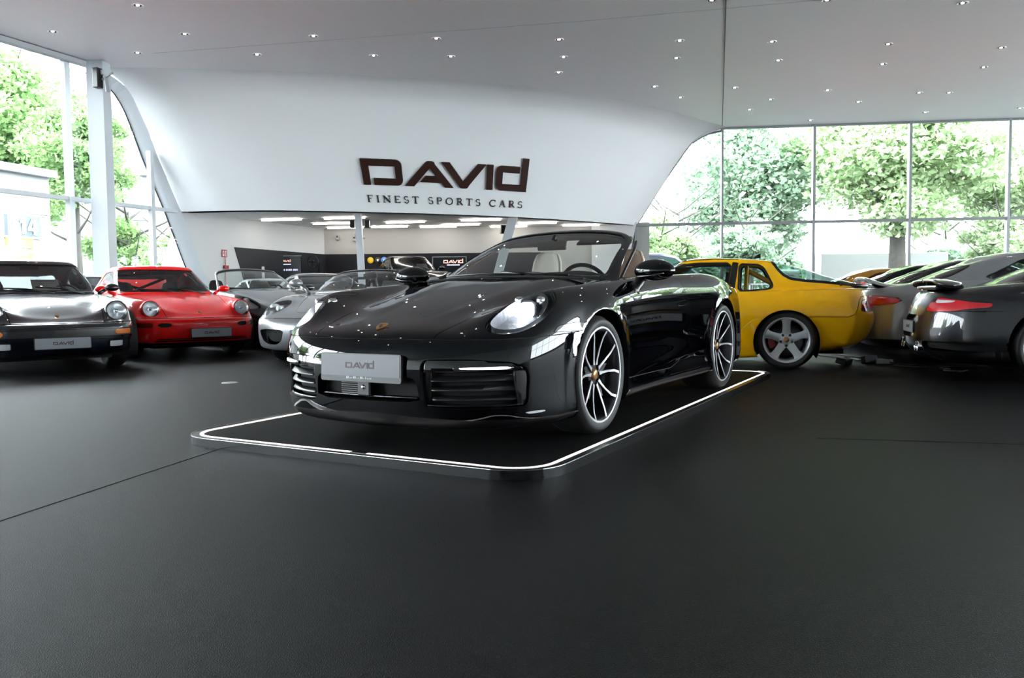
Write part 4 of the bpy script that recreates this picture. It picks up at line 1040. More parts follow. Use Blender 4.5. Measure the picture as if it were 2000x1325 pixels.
HL_POLY = rnd([(.600, .648), (.635, .618), (.705, .603), (.770, .610), (.812, .638), (.842, .69), (.842, .75), (.824, .793), (.785, .825), (.742, .836), (.70, .822), (.655, .783), (.615, .724), (.598, .685)], 1)
def xgt(x0): return lambda M: x0 - M.V[:, 0]
def build_hero():
    P = MT['bpaint']
    car = thing('convertible_car', 'glossy black open convertible with lit headlights on the low illuminated platform', 'car', HERO_P, HERO_YAW)
    M = hero_body()
    M = arches(M, [(0, .345, .372), (-2.45, .36, .388)], P, car)
    # cockpit
    cock = region(rnd([(-.50, -.2), (-.53, .45), (-.70, .665), (-1.0, .722), (-1.7, .735), (-2.1, .70), (-2.28, .52), (-2.33, .2), (-2.33, -.2)], 1), 'xy', lambda S: .7 - S.V[:, 2])
    _, M, _, cut = split(M, cock)
    wallstrip('cockpit_edge', M, cut, lambda p, n: (p[0], p[1] * .965, p[2] - .10), MT['darkint'], car)
    # headlamps
    lens, M, lc, mc = split(M, region(HL_POLY, 'yz', xgt(.1)))
    for sd in (1, -1):
        L, _, c, _ = split(lens, lambda S: -sd * S.V[:, 1])
        cover = put('headlight', L, MT['lens'], car, .001)
        rim_, core, _, _ = split(L, lambda S: -(psdf(HL_POLY, np.abs(S.V[:, [1]]) * [1, 0] + S.V[:, [2]] * [0, 1]) + .010))
        put('lamp_bezel', rim_, MT['chrome'], cover, -.010)
        ring, core2, _, cc2 = split(core, lambda S: -(psdf(HL_POLY, np.abs(S.V[:, [1]]) * [1, 0] + S.V[:, [2]] * [0, 1]) + .022))
        put('lamp_ring', ring, MT['chrome'], cover, -.016)
        b = MB()
        for dy, dz, rr in ((0, 0, 0),):
            pass
        put('lamp_bowl', core2, MT['lampbowl'], cover, -.062); wallstrip('bowl_side', core2, cc2, lambda p, n: p - n * .062, MT['lampbowl'], cover)
        c0 = Vector((.475, .715 * sd, .722))
        fw = Vector((1, .10 * sd, 0)).normalized(); up = Vector((0, 0, 1)); rt = fw.cross(up)
        fn = lambda u, v, h: tuple(c0 + rt * u + up * v + fw * h)
        rs = lambda a, r_: [(x * (a - r_) + r_ * math.cos(math.radians(t0 + q * 22.5)), y * (a - r_) + r_ * math.sin(math.radians(t0 + q * 22.5))) for x, y, t0 in ((1, 1, 0), (-1, 1, 90), (-1, -1, 180), (1, -1, 270)) for q in range(5)]
        MB().prism(rs(.052, .040), -.02, .062, fn).build('projector', MT['gunmetal'], cover, False, .003)
        MB().prism(rs(.039, .023), .062, .069, fn).build('projector_lens', MT['lampglow'], cover)
        ld = bpy.data.lights.new('headlight_bulb', 'POINT'); ld.energy = 0.10; ld.color = (.9, .95, 1); ld.shadow_soft_size = .015
        lo = bpy.data.objects.new('headlight_bulb', ld); COL.objects.link(lo); lo.parent = cover; lo.location = fn(0, 0, .085)
        g = MB()
        for u, v in ((.060, .047), (-.060, .047), (.060, -.047), (-.060, -.047)):
            g.lathe([(0, .045), (.016, .042), (.022, .034), (.022, 0)], 16, 'X', fn(u, v, 0))
        g.build('running_light', MT['reflector'], cover, True)
        g = MB()
        for u, v in ((.060, .047), (-.060, .047), (.060, -.047), (-.060, -.047)): g.lathe([(0, .0475), (.008, .0468)], 12, 'X', fn(u, v, 0))
        g.build('running_light_glow', MT['drl'], cover)
    # bumper, hood and doors
    zl = .581
    bump, gap, M = seam(M, lambda S: np.maximum(S.V[:, 2] - np.interp(S.V[:, 0], [.3, .55, .8], [.604, .592, zl]), .30 - S.V[:, 0]), .005)
    put('panel_gap', gap, MT['matblack'], car, -.004)
    hood, gap, M = seam(M, region([(1.3, -.6), (1.3, .40), (.925, .395), (.80, .425), (.55, .455), (.33, .495), (.05, .545), (-.2, .60), (-.36, .615), (-.405, .58), (-.385, .3), (-.375, 0), (-.375, -.6)], 'xy', lambda S: .55 - S.V[:, 2]), .005)
    put('panel_gap', gap, MT['matblack'], car, -.004)
    ho = put('hood', hood, P, car)
    dp = [(-.395, .285), (-.405, .60), (-.45, .80), (-.52, 1.0), (-1.52, 1.0), (-1.515, .86), (-1.555, .79), (-1.655, .71), (-1.665, .62), (-1.61, .50), (-1.56, .38), (-1.45, .315), (-1.25, .275)]
    for sd in (1, -1):
        d, gap, M = seam(M, region(dp, 'xz', lambda S: .6 - np.abs(S.V[:, 1]), sd), .005)
        put('panel_gap', gap, MT['matblack'], car, -.004)
        hd, g2, d = seam(d, region(rnd([(-1.36, .70), (-1.36, .735), (-1.60, .752), (-1.60, .717)], 1), 'xz', None, sd), .003)
        D = put('door', d, P, car); put('door_handle', hd, P, D, .004); put('handle_gap', g2, MT['matblack'], D, -.003)
    # side marker lamps
    mk, gap, M = seam(M, region([(.545, .607), (.50, .640), (.37, .650), (.25, .650), (.25, .607)], 'xz', None), .003)
    o = put('side_marker', mk, MT['marker'], car, .001)
    strip, _, _, _ = split(mk, region([(.46, .622), (.46, .632), (.2, .636), (.2, .626)], 'xz')); put('marker_bar', strip, MT['chrome'], o, .003)
    mk, gap, bump = seam(bump, region([(.545, .6), (.50, .640), (.37, .650), (.25, .650), (.25, .60)], 'xz', None), .003)
    # bumper openings
    side = rnd([(.352, .240), (.352, .478), (.45, .485), (.60, .486), (.76, .470), (.808, .445), (.822, .40), (.812, .25), (.77, .238), (.55, .236)], 1, .12)
    sideR = region(side, 'yz', xgt(.4))
    ins, bump, ci, cb = split(bump, sideR)
    for sd in (1, -1):
        wallstrip('intake_edge', bump, [(a, b) for a, b in cb if bump.V[a][1] * sd > 0], lambda p, n: (p[0] - .035, p[1] * .995, p[2]), MT['black'], car)
        put('intake_back', split(ins, lambda S: -sd * S.V[:, 1])[0], MT['matblack'], car, -.075)
    def patch(name, poly, m, off, par=car, src=ins, solid=0.0, cond=None):
        q, _, _, _ = split(src, region(poly, 'yz', cond)); o = put(name, q, m, par, off)
        if o and solid:
            s_ = o.modifiers.new('thickness', 'SOLIDIFY'); s_.thickness = solid; s_.offset = -1
        return o
    for sd in (1, -1):
        half, _, _, _ = split(ins, lambda S: -sd * S.V[:, 1])
        fr = patch('intake_frame', [(.30, .418), (.9, .424), (.9, .50), (.30, .50)], P, -.014, car, half, .02)
        patch('frame_side', [(.79, .22), (.772, .425), (.86, .425), (.86, .22)], MT['black'], -.012, fr, half, .02)
        patch('frame_foot', [(.30, .22), (.30, .252), (.86, .256), (.86, .22)], P, -.012, fr, half, .02)
        patch('frame_inner', [(.30, .24), (.30, .43), (.405, .43), (.385, .24)], MT['black'], -.03, fr, half, .02)
        led = patch('running_light_strip', rnd([(.545, .429), (.545, .443), (.765, .447), (.765, .433)], 1, .1), MT['drl'], .000, car, half, .012)
        patch('strip_housing', rnd([(.515, .424), (.515, .448), (.775, .452), (.775, .428)], 1, .1), MT['gunmetal'], -.007, led, half, .01)
        for k, z in enumerate((.385, .335, .285)):
            q, _, _, _ = split(half, region([(.39, z - .014), (.39, z + .014), (.80, z + .018), (.80, z - .010)], 'yz'))
            if q.F:
                V = q.V - q.N * .035; V[:, 0] += (q.V[:, 2] - z) * -1.1
                o = mesh_obj('intake_slat', V, q.F, MT['slat'], car, True, None); s_ = o.modifiers.new('thickness', 'SOLIDIFY'); s_.thickness = .006
    cen = rnd([(-.345, .262), (.345, .262), (.325, .40), (-.325, .40)], 1, .12)
    ins, bump, ci, cb = split(bump, region(cen, 'yz', xgt(.4), 2))
    wallstrip('intake_edge', bump, cb, lambda p, n: (p[0] - .07, p[1], p[2]), MT['black'], car)
    put('grille_back', ins, MT['matblack'], car, -.07)
    patch('intake_bar', [(-.34, .272), (.34, .272), (.34, .287), (-.34, .287)], P, -.02, car, ins, .015)
    g = MB()
    for k in range(9): g.box((.955, -.12, .292 + .011 * k), (.01, .13, .005))
    g.build('radiator_fins', MT['slat'], car)
    t = MB(); t.box((.975, .0, .325), (.05, .085, .085)); t.build('radar_sensor', MT['black'], car, False, .008)
    t = MB(); t.ellipsoid((1.0, 0, .33), (.010, .013, .014), 14, 8); t.build('camera_eye', MT['chrome'], car, True)
    t = MB(); t.lathe([(0, .0), (.012, 0), (.014, -.004)], 12, 'X', (.952, .12, .50)); t.build('tow_cover', P, car)
    # reflector low on the bumper corner and lower lip
    rf, _, bump = seam(bump, region(rnd([(.80, .200), (.86, .204), (.86, .219), (.80, .214)], 1), 'yz', xgt(.4)), .002); put('corner_reflector', rf, MT['paper'], car, .001)
    lip, gap, bump = seam(bump, lambda S: np.maximum(S.V[:, 2] - (.198 - .02 * np.clip(np.abs(S.V[:, 1]) / .6, 0, 1)), .3 - S.V[:, 0]), .004)
    put('front_lip', lip, MT['black'], car, -.006); put('panel_gap', gap, MT['chromeline'], car, .0)
    B = put('front_bumper', bump, P, car)
    sk, gap, M = seam(M, region([(-.36, .0), (-.40, .212), (-2.06, .222), (-2.06, .0)], 'xz'), .004)
    put('side_skirt', sk, MT['black'], car, -.004); put('panel_gap', gap, MT['chromeline'], car, 0)
    tc, gap, M = seam(M, region(rnd([(-2.26, -.3), (-2.26, .56), (-2.45, .62), (-2.9, .50), (-3.0, .3), (-3.0, -.3)], 1), 'xy', lambda S: .8 - S.V[:, 2]), .006)
    put('folded_roof_cover', tc, MT['softtop'], car, .004); put('panel_gap', gap, MT['matblack'], car, -.006)
    put('body', M, P, car)
    plate(car, (1.020, 0.0, .445), (1, 0), .52, .112, tilt=.03, web=True, label='white number plate with dark word mark and black holder')
    crest(car, (.862, 0.012, .641), (.42, 0, 1), (-1, 0, .4), .062)
    # cowl line, wipers recess
    MB().tube([tuple(p) for p in crom([(-.405, -.60, .898), (-.40, -.3, .914), (-.392, 0, .920), (-.40, .3, .914), (-.405, .60, .898)], 8)], .010, 6).build('cowl_seal', MT['matblack'], car, True)
    b = MB(); b.tube([(-.44, .12, .930), (-.47, -.2, .945), (-.50, -.5, .932)], .008, 6); b.tube([(-.46, .15, .938), (-.50, -.05, .95)], .012, 6); b.build('wiper', MT['black'], car, True)
    b = MB(); b.tube([(-.44, .48, .922), (-.48, .2, .942), (-.49, -.02, .948)], .008, 6); b.build('wiper', MT['black'], car, True)
    # windscreen
    base = [(-.425, 0, .905), (-.432, .18, .903), (-.455, .36, .899), (-.51, .53, .892), (-.60, .655, .884), (-.70, .708, .874)]
    top = [(-1.40, 0, 1.287), (-1.397, .16, 1.284), (-1.385, .32, 1.272), (-1.36, .45, 1.250), (-1.325, .535, 1.218), (-1.29, .575, 1.180)]
    G = np.zeros((6, 4, 3))
    for i in range(6):
        a, c = np.array(base[i]), np.array(top[i])
        for j, t in enumerate((0, .35, .7, 1)):
            q = a + (c - a) * t; q[2] += .030 * 4 * t * (1 - t) * .6; q[0] += .016 * 4 * t * (1 - t); G[i, j] = q
    W = surf(G, 10, 12, 'mir', 'lin', 'lin')
    gl, fr, _, _ = split(W, lambda S: psdf(rnd([(-1, .18), (4.05, .22), (4.22, .7), (4.15, 2.3), (3.85, 2.66), (3.3, 2.78), (-1, 2.80)], 1, .15), S.T))
    g = put('windscreen', gl, MT['cglass'], car, -.006)
    o = mesh_obj('windscreen_frame', fr.V, fr.F, P, car, True); s_ = o.modifiers.new('thickness', 'SOLIDIFY'); s_.thickness = .045; s_.offset = -1
    _, fi, _, _ = split(W, lambda S: psdf([(-1, .30), (3.80, .36), (3.95, .7), (3.86, 2.25), (3.62, 2.46), (3.1, 2.56), (-1, 2.58)], S.T))
    fi, _, _, _ = split(fi, lambda S: psdf([(-1, .1), (4.12, .1), (4.3, .7), (4.2, 2.3), (3.9, 2.76), (-1, 2.9)], S.T))
    put('inner_frame_trim', fi, MT['darkint'], g, -.030)
    # header and visors, mirror
    b = MB(); b.tube([tuple(p) for p in crom([(-1.40, -.52, 1.19), (-1.42, -.3, 1.225), (-1.43, 0, 1.237), (-1.42, .3, 1.225), (-1.40, .52, 1.19)], 6)], .028, 8); b.build('header_rail', MT['softtop'], car, True)
    for y in (-.31, .31):
        b = MB(); b.box((-1.345, y, 1.195), (.13, .36, .02), ry=.45); b.build('sun_visor', MT['visor'] if y < 0 else MT['softtop'], car, False, .008)
    b = MB(); b.box((-1.27, 0, 1.205), (.14, .12, .035), ry=.36); o = b.build('mirror_console', MT['black'], car, False, .012)
    b = MB(); b.box((-1.145, 0.0, 1.158), (.03, .235, .068)); b.bar((-1.15, 0, 1.18), (-1.2, 0, 1.24), .03, .02); b.build('rear_view_mirror', MT['black'], car, False, .013)
    # quarter posts and door-top trims
    for sd in (1, -1):
        b = MB(); b.tube([(-.73, .712 * sd, .885), (-1.20, .628 * sd, 1.11), (-1.30, .60 * sd, 1.17)], .011, 6); b.build('pillar_seal', MT['trim'], car, True)
        b = MB(); b.tube([tuple(p) for p in crom([(-.62, .745 * sd, .893), (-1.0, .745 * sd, .905), (-1.5, .755 * sd, .920), (-1.9, .745 * sd, .932), (-2.15, .66 * sd, .94)], 5)], .011, 6); b.build('window_seal', MT['trim'], car, True)
        # inner door panel
        b = MB(); b.box((-1.2, .70 * sd, .62), (1.35, .05, .48)); b.build('door_panel', MT['darkint'], car, False, .01)
        # mirrors
        mm = MB(); Mx = Matrix.Rotation(-.12 * sd, 3, 'Z')
        V, F = [], []; nu, nv = 26, 16
        for i in range(nv + 1):
            for j in range(nu):
                p, t = PI * i / nv, 2 * PI * j / nu; x_, y_, z_ = math.sin(p) * math.cos(t), math.cos(p), math.sin(p) * math.sin(t)
                x_ = x_ * .10 if x_ > 0 else x_ * .05; z_ = z_ * (.078 if z_ > 0 else .060); q = Vector((x_, y_ * .135 * (1 if y_ * sd < 0 else 1.05), z_ - .022 * max(0, y_) * 0))
                V.append(Mx @ q + Vector((-.715, .955 * sd, .94)))
        for i in range(nv):
            for j in range(nu): F.append((i * nu + j, (i + 1) * nu + j, (i + 1) * nu + (j + 1) % nu, i * nu + (j + 1) % nu))
        o = mesh_obj('door_mirror', V, F, P, car, True)
        MB().tube([tuple(p) for p in crom([(-.56, .80 * sd, .80), (-.60, .845 * sd, .815), (-.655, .865 * sd, .85), (-.69, .875 * sd, .895), (-.70, .92 * sd, .915)], 4)], [.05] * 6 + [.035] * 6 + [.030] * 5, 10).build('mirror_arm', MT['black'], o, True)
        MB().ellipsoid((-.765, .955 * sd, .94), (.006, .115, .055), 20, 10).build('mirror_glass', MT['chrome'], o, True)
        MB().tube([(-.625, 1.05 * sd, .925), (-.60, .98 * sd, .912), (-.615, .88 * sd, .905)], .006, 6).build('mirror_indicator', MT['marker'], o, True)
    # cabin
    b = MB(); b.box((-1.45, 0, .24), (1.9, 1.38, .04)); b.box((-2.32, 0, .55), (.05, 1.36, .66)); b.box((-.60, 0, .52), (.05, 1.36, .66)); b.build('cabin_floor', MT['darkint'], car)
    b = MB(); b.tube([tuple(p) for p in crom([(-.80, -.66, .855), (-.78, -.3, .872), (-.78, 0, .875), (-.78, .3, .88), (-.80, .66, .855)], 5)], .075, 10); b.box((-.62, 0, .86), (.34, 1.2, .03)); b.box((-.84, 0, .72), (.2, 1.3, .2)); b.build('dashboard', MT['darkint'], car, True, auto=.6)
    b = MB(); b.ellipsoid((-.80, .36, .905), (.12, .20, .055), 18, 10); b.build('instrument_hood', MT['darkint'], car, True)
    b = MB(); b.box((-1.35, 0, .45), (1.1, .22, .3)); b.build('centre_console', MT['beige'], car, False, .02)
    seat(car, -1.60, -.36, MT['beige'], .07, h=.635); seat(car, -1.60, .36, MT['tan2'], .07, h=.635)
    steering(car, -.93, .37, .835, .18, .40)
    b = MB()
    for y in (-.36, .36): b.ellipsoid((-2.12, y, .80), (.06, .24, .2), 16, 10)
    b.build('rear_seat', MT['beige'], car, True)
    b = MB(); b.box((-1.25, 0, .16), (3.7, 1.1, .06)); b.box((0, 0, .45), (.8, .8, .5)); b.box((-2.6, 0, .45), (1.3, .8, .5)); b.build('underbody', MT['matblack'], car)
    cap = MT['gold']
    wheel(car, 0, .787, .34, .245, .272, 'carrera', 1, caliper=MT['redcal'], cap=cap)
    wheel(car, 0, -.787, .34, .245, .272, 'carrera', -1, caliper=MT['redcal'], cap=cap)
    wheel(car, -2.45, .765, .358, .305, .288, 'carrera', 1, caliper=MT['redcal'], cap=cap)
    wheel(car, -2.45, -.765, .358, .305, .288, 'carrera', -1, caliper=MT['redcal'], cap=cap)
    return car
MT['lampbowl'] = mat('lamp_bowl', (0.45, 0.47, 0.50), 0.38, 0.35, bump=(30,.3))
MT['marker'] = mat('smoked_marker', (0.02, 0.022, 0.025), 0.12, 0.3, coat=1.0)
MT['slat'] = mat('satin_black_slat', (0.008, 0.008, 0.0095), 0.35, coat=0.2)
MT['chromeline'] = mat('dark_gloss_edge', (0.03, 0.03, 0.034), 0.15, 0.6, coat=1)
MT['visor'] = mat('grey_visor', (0.08, 0.08, 0.085), 0.5)
MT['tan2'] = mat('beige_tan_leather', (0.42, 0.28, 0.20), 0.5, bump=(40, .1))
build_hero()

# low platform with lit edge
PC, PYAW, PW, PLn = (1.54635, 8.71463), -2.07109, 2.2923, 5.1206
pf = thing('display_platform', 'low black display platform with a lit strip round its edge', 'platform', (PC[0], PC[1], 0), PYAW)
def rrect(x0, x1, y0, y1, r, n=8):
    out = []
    for cx, cy, t0 in ((x1 - r, y1 - r, 0), (x0 + r, y1 - r, 90), (x0 + r, y0 + r, 180), (x1 - r, y0 + r, 270)):
        out += [(cx + r * math.cos(math.radians(t0 + 90 * i / n)), cy + r * math.sin(math.radians(t0 + 90 * i / n))) for i in range(n + 1)]
    return out
hw = PW / 2; mg = .062
def ring(name, a, b_, z0, z1, m, par, r=.2):
    A, B = rrect(-a, PLn + a, -hw - a, hw + a, r + a), rrect(-b_, PLn + b_, -hw - b_, hw + b_, r + b_); n = len(A)
    V = [(x, y, z) for P_, z in ((A, z0), (A, z1), (B, z1), (B, z0)) for x, y in P_]; F = []
    for i in range(n):
        j = (i + 1) % n
        for q in range(4): F.append((q * n + i, q * n + j, ((q + 1) % 4) * n + j, ((q + 1) % 4) * n + i))
    return mesh_obj(name, V, F, m, par)
MT['deck'] = mat('platform_carpet', (0.0006, 0.0006, 0.0007), 0.7, spec=.1, noise=(220, (.0025, .0025, .003), .2), bump=(380, .4))
MB().prism(rrect(0, PLn, -hw, hw, .2), 0, HP - .001).build('deck', MT['deck'], pf)
ring('edge_profile', mg, .012, 0.0, HP + .002, mat('black_aluminium', (.004, .004, .005), .25, coat=.3), pf)
MT['ledstrip'] = mat('lit_platform_edge', (1, 1, 1), .4, emit=(1.0, .90, .86), es=.22)
ring('light_strip', .011, -.011, HP - .002, HP + .0035, MT['ledstrip'], pf)
ring('edge_line', mg - .002, mg - .006, HP, HP + .0045, MT['chrome'], pf)
MB().box((PLn, .14, HP + .003), (.03, .10, .004)).build('strip_joint', MT['black'], pf)
# ================================================================ the other cars
def windscreen(car, base, top, paint, gl=(4.05, 4.22, 4.15, 3.85, 3.3), thick=.04, glassm=None, inner=True, bulge=.018, n=(5, 6), frame=True):
    """base / top: half outlines from the centre to the side"""
    k = len(base); G = np.zeros((k, 4, 3))
    for i in range(k):
        a, c = np.array(base[i], float), np.array(top[i], float)
        for j, t in enumerate((0, .35, .7, 1)):
            q = a + (c - a) * t; q[2] += bulge * 4 * t * (1 - t); q[0] += bulge * .8 * 4 * t * (1 - t); G[i, j] = q
    W = surf(G, n[0], n[1], 'mir', 'lin', 'lin'); s = (k - 1) / 5
    g_, fr, _, _ = split(W, lambda S: psdf([(-1, .14), (4.35 * s, .16), (4.55 * s, .6), (4.5 * s, 2.4), (4.2 * s, 2.74), (3.6 * s, 2.84), (-1, 2.86)], S.T))
    g = put('windscreen', g_, glassm or MT['cglass'], car, -.004)
    if frame:
        o = mesh_obj('windscreen_frame', fr.V, fr.F, paint, car, True); s_ = o.modifiers.new('thickness', 'SOLIDIFY'); s_.thickness = thick; s_.offset = -1
    if inner:
        _, fi, _, _ = split(g_, lambda S: psdf([(-1, .22), (4.25 * s, .24), (4.42 * s, .6), (4.36 * s, 2.35), (4.05 * s, 2.62), (3.5 * s, 2.72), (-1, 2.74)], S.T)); put('windscreen_rubber', fi, MT['trim'], g, .002)
    return g

def cabin(car, x0, x1, hy, zt, seats=((-1.45, .36), (-1.45, -.36)), sm=None, sx=0, wheelx=-.85, wz=.82, h=.60, zs=.03, ly=1):
    sm = sm or MT['greyint']; b = MB(); xm, L = (x0 + x1) / 2, x0 - x1
    b.box((xm, 0, .24), (L, hy * 2, .04)); b.box((x1, 0, .5), (.05, hy * 1.9, zt - .3)); b.box((x0, 0, .5), (.05, hy * 1.9, zt - .3))
    for s in (1, -1): b.box((xm, s * hy * .98, .52), (L, .04, zt - .34))
    b.build('cabin_floor', MT['darkint'], car)
    b = MB(); b.tube([(x0 - .22, -hy * .9, zt - .08), (x0 - .18, 0, zt - .045), (x0 - .22, hy * .9, zt - .08)], .08, 10); b.box((x0 - .08, 0, zt - .05), (.32, hy * 1.6, .03)); b.build('dashboard', MT['darkint'], car, True, auto=.6)
    for (x, y) in seats: seat(car, x, y, sm, zs, h=h)
    steering(car, wheelx, .36 * ly, wz, .18, .4)

def underbody(car, wb, hw=.55, nose=.5, tail=-.6):
    b = MB(); b.box(((-wb) / 2, 0, .18), (wb + nose - tail, hw * 2, .08)); b.box((0, 0, .34), (.7, .8, .4)); b.box((-wb, 0, .40), (.9, .8, .45)); b.build('underbody', MT['matblack'], car)

def greenhouse(car, rows, paint, wins, glassm, ku=6, kv=6, trim=None, fn=None):
    """wins: (name, uv polygon)"""
    M = surf(net(rows, 8, [0, .36, .68, .90, .985]), ku, kv, fn=fn)
    for nm, poly in wins:
        R = region(rnd(poly, 2, .18), 'uv')
        if nm.startswith('side'):
            for sd in (1, -1):
                f = lambda S, sd=sd: np.maximum(R(S), -sd * S.V[:, 1])
                g, M, _, cut = split(M, f); o = put('side_window', g, glassm, car, -.004)
                gi, gr, _, _ = split(g, lambda S: R(S) + .07); put('window_rubber', gr, trim or MT['trim'], o, .001)
        else:
            g, M, _, cut = split(M, R); o = put(nm, g, glassm, car, -.004)
            gi, gr, _, _ = split(g, lambda S: R(S) + .07); put('window_rubber', gr, trim or MT['trim'], o, .001)
    mesh_obj('headliner', M.V - M.N * .032, M.F, MT['greyint'], car, True, None)
    o = mesh_obj('roof', M.V, M.F, paint, car, True, None); s_ = o.modifiers.new('thickness', 'SOLIDIFY'); s_.thickness = .025; s_.offset = -1
    return o

def mirror(car, x, y, z, paint, sx=(.09, .04), sy=.10, sz=(.06, .05), foot=None):
    sd = 1 if y > 0 else -1; V, F = [], []; nu, nv = 18, 12
    for i in range(nv + 1):
        for j in range(nu):
            p, t = PI * i / nv, 2 * PI * j / nu; x_, y_, z_ = math.sin(p) * math.cos(t), math.cos(p), math.sin(p) * math.sin(t)
            V.append((x + (x_ * sx[0] if x_ > 0 else x_ * sx[1]), y + y_ * sy, z + (z_ * sz[0] if z_ > 0 else z_ * sz[1])))
    for i in range(nv):
        for j in range(nu): F.append((i * nu + j, (i + 1) * nu + j, (i + 1) * nu + (j + 1) % nu, i * nu + (j + 1) % nu))
    o = mesh_obj('door_mirror', V, F, paint, car, True)
    ft = foot or (x + .02, y - sd * .20, z - .09)
    MB().tube([ft, (x, y - sd * .09, z - .03)], .026, 8).build('mirror_foot', paint, o, True)
    return o
def price_sheet(car, c, rz, wd=.30, ht=.21, tilt=.9):
    M = Matrix.Rotation(rz, 3, 'Z') @ Matrix.Rotation(-tilt, 3, 'Y'); c = Vector(c)
    P = [M @ Vector((0, y, z)) + c for y, z in ((-wd / 2, 0), (wd / 2, 0), (wd / 2, ht), (-wd / 2, ht))]
    Q = [p + M @ Vector((-.002, 0, 0)) for p in P]
    o = MB().add(P + Q, [(0, 1, 2, 3), (7, 6, 5, 4), (0, 4, 5, 1), (1, 5, 6, 2), (2, 6, 7, 3), (3, 7, 4, 0)]).build('price_sheet', MT['paper'], car)
    b = MB()
    for k in range(4):
        L = (.20, .24, .18, .22)[k] * wd / .3; z = ht * (.78 - .17 * k)
        b.add([M @ Vector((.001, y, zz)) + c for y, zz in ((-L / 2, z), (L / 2, z), (L / 2, z + .008), (-L / 2, z + .008))], [(0, 1, 2, 3)])
    b.build('printed_lines', MT['frame'], o)

# ---------------------------------------------------------------- classic rear-engined coupes
ROWS_CL = [
 (.78, -3.10, .45, .35, [(1, .52), (-4, .55)], [(1, .20), (-4, .22)]),
 (.86, -3.22, .55, .42, [(.5, .74), (.2, .775), (-.4, .78), (-1.2, .77), (-2, .80), (-2.6, .80), (-3, .74)], [(1, .195), (0, .20), (-4, .22)]),
 (.925, -3.30, .60, .46, [(.5, .77), (.2, .80), (-.4, .805), (-1.2, .79), (-1.8, .81), (-2.27, .835), (-2.7, .82), (-3, .76)], [(1, .29), (-4, .31)]),
 (.94, -3.32, .60, .46, [(.5, .785), (.2, .815), (-.4, .815), (-1.2, .80), (-1.8, .82), (-2.27, .845), (-2.7, .83), (-3, .77)], [(1, .40), (-4, .42)]),
 (.93, -3.32, .60, .46, [(.5, .785), (.2, .815), (-.4, .815), (-1.2, .80), (-1.8, .82), (-2.27, .845), (-2.7, .83), (-3, .77)], [(1, .505), (-4, .55)]),
 (.865, -3.28, .58, .44, [(.5, .765), (.2, .81), (-.4, .81), (-1.2, .80), (-1.8, .82), (-2.27, .84), (-2.7, .82), (-3, .76)], [(.9, .535), (.6, .54), (.3, .60), (0, .66), (-4, .66)]),
 (.79, -3.22, .58, .42, [(.5, .715), (.2, .775), (-.2, .785), (-1.2, .79), (-1.8, .80), (-2.27, .815), (-2.7, .79), (-3, .73)], [(.8, .555), (.66, .565), (.54, .62), (.35, .715), (.1, .76), (-.4, .79), (-1.2, .80), (-2.27, .80), (-3, .76), (-3.3, .72)]),
 (.71, -3.12, .60, .40, [(.4, .655), (.1, .665), (-.3, .69), (-.8, .71), (-1.6, .72), (-2.2, .70), (-2.6, .62), (-3, .54)], [(.71, .585), (.64, .615), (.56, .69), (.47, .752), (.28, .785), (0, .815), (-.4, .84), (-.8, .855), (-1.6, .86), (-2.3, .87), (-2.8, .82), (-3.15, .76)]),
 (.60, -3.05, .56, .4, [(.2, .50), (0, .54), (-.3, .58), (-.8, .60), (-1.8, .60), (-2.5, .46), (-3, .38)], [(.6, .622), (.48, .668), (.3, .722), (.05, .775), (-.3, .83), (-.8, .86), (-1.6, .87), (-2.3, .90), (-2.8, .85), (-3.1, .78)]),
 (.34, -2.95, .4, .3, [(.2, .28), (-.3, .34), (-.8, .36), (-2.4, .28), (-3, .2)], [(.34, .715), (.05, .785), (-.3, .84), (-.5, .865), (-2.3, .93), (-2.8, .87), (-3, .81)]),
 (.10, -2.8, .3, .3, [(1, 0), (-4, 0)], [(.1, .778), (-.1, .815), (-.3, .845), (-.5, .87), (-2.3, .94), (-2.8, .88)]),
]
GH_CL = [
 (-.44, -2.92, .34, .55, [(-.4, .64), (-.8, .665), (-1.6, .675), (-2.2, .62), (-2.6, .52), (-3, .45)], [(-.4, .845), (-.9, .85), (-1.6, .86), (-2.3, .87), (-3, .86)]),
 (-.63, -2.72, .30, .5, [(-.4, .62), (-.9, .645), (-1.6, .645), (-2.2, .57), (-2.6, .49)], [(0, .985), (-2.2, .985), (-2.8, .93)]),
 (-.83, -2.50, .27, .48, [(-.6, .58), (-1.0, .60), (-1.6, .60), (-2.1, .53), (-2.5, .46)], [(0, 1.115), (-2.0, 1.10), (-2.6, 1.03)]),
 (-1.00, -2.28, .24, .44, [(-.9, .53), (-1.3, .545), (-1.7, .54), (-2.2, .46)], [(-.9, 1.215), (-1.4, 1.23), (-1.9, 1.20), (-2.4, 1.12)]),
 (-1.06, -2.15, .24, .4, [(-.9, .46), (-1.4, .475), (-2.2, .40)], [(-.9, 1.255), (-1.1, 1.265), (-1.5, 1.278), (-1.9, 1.245), (-2.3, 1.16)]),
 (-1.16, -2.0, .2, .3, [(-.9, .24), (-2.2, .2)], [(-1, 1.277), (-1.5, 1.298), (-1.9, 1.27), (-2.1, 1.23)]),
 (-1.26, -1.9, .15, .2, [(0, 0), (-4, 0)], [(-1.2, 1.285), (-1.5, 1.303), (-1.9, 1.275)]),
]
WIN_CL = [('windscreen', [(-2, .30), (4.0, .30), (4.35, .6), (4.25, 2.4), (3.9, 3.0), (-2, 3.15)]), ('side', [(5.15, .35), (11.8, .40), (11.0, 1.6), (9.6, 2.75), (5.25, 2.72), (4.95, 2.3)]), ('rear_window', [(13.8, .5), (20, .5), (20, 2.9), (14.2, 2.9), (13.5, 2.3), (13.3, .9)])]
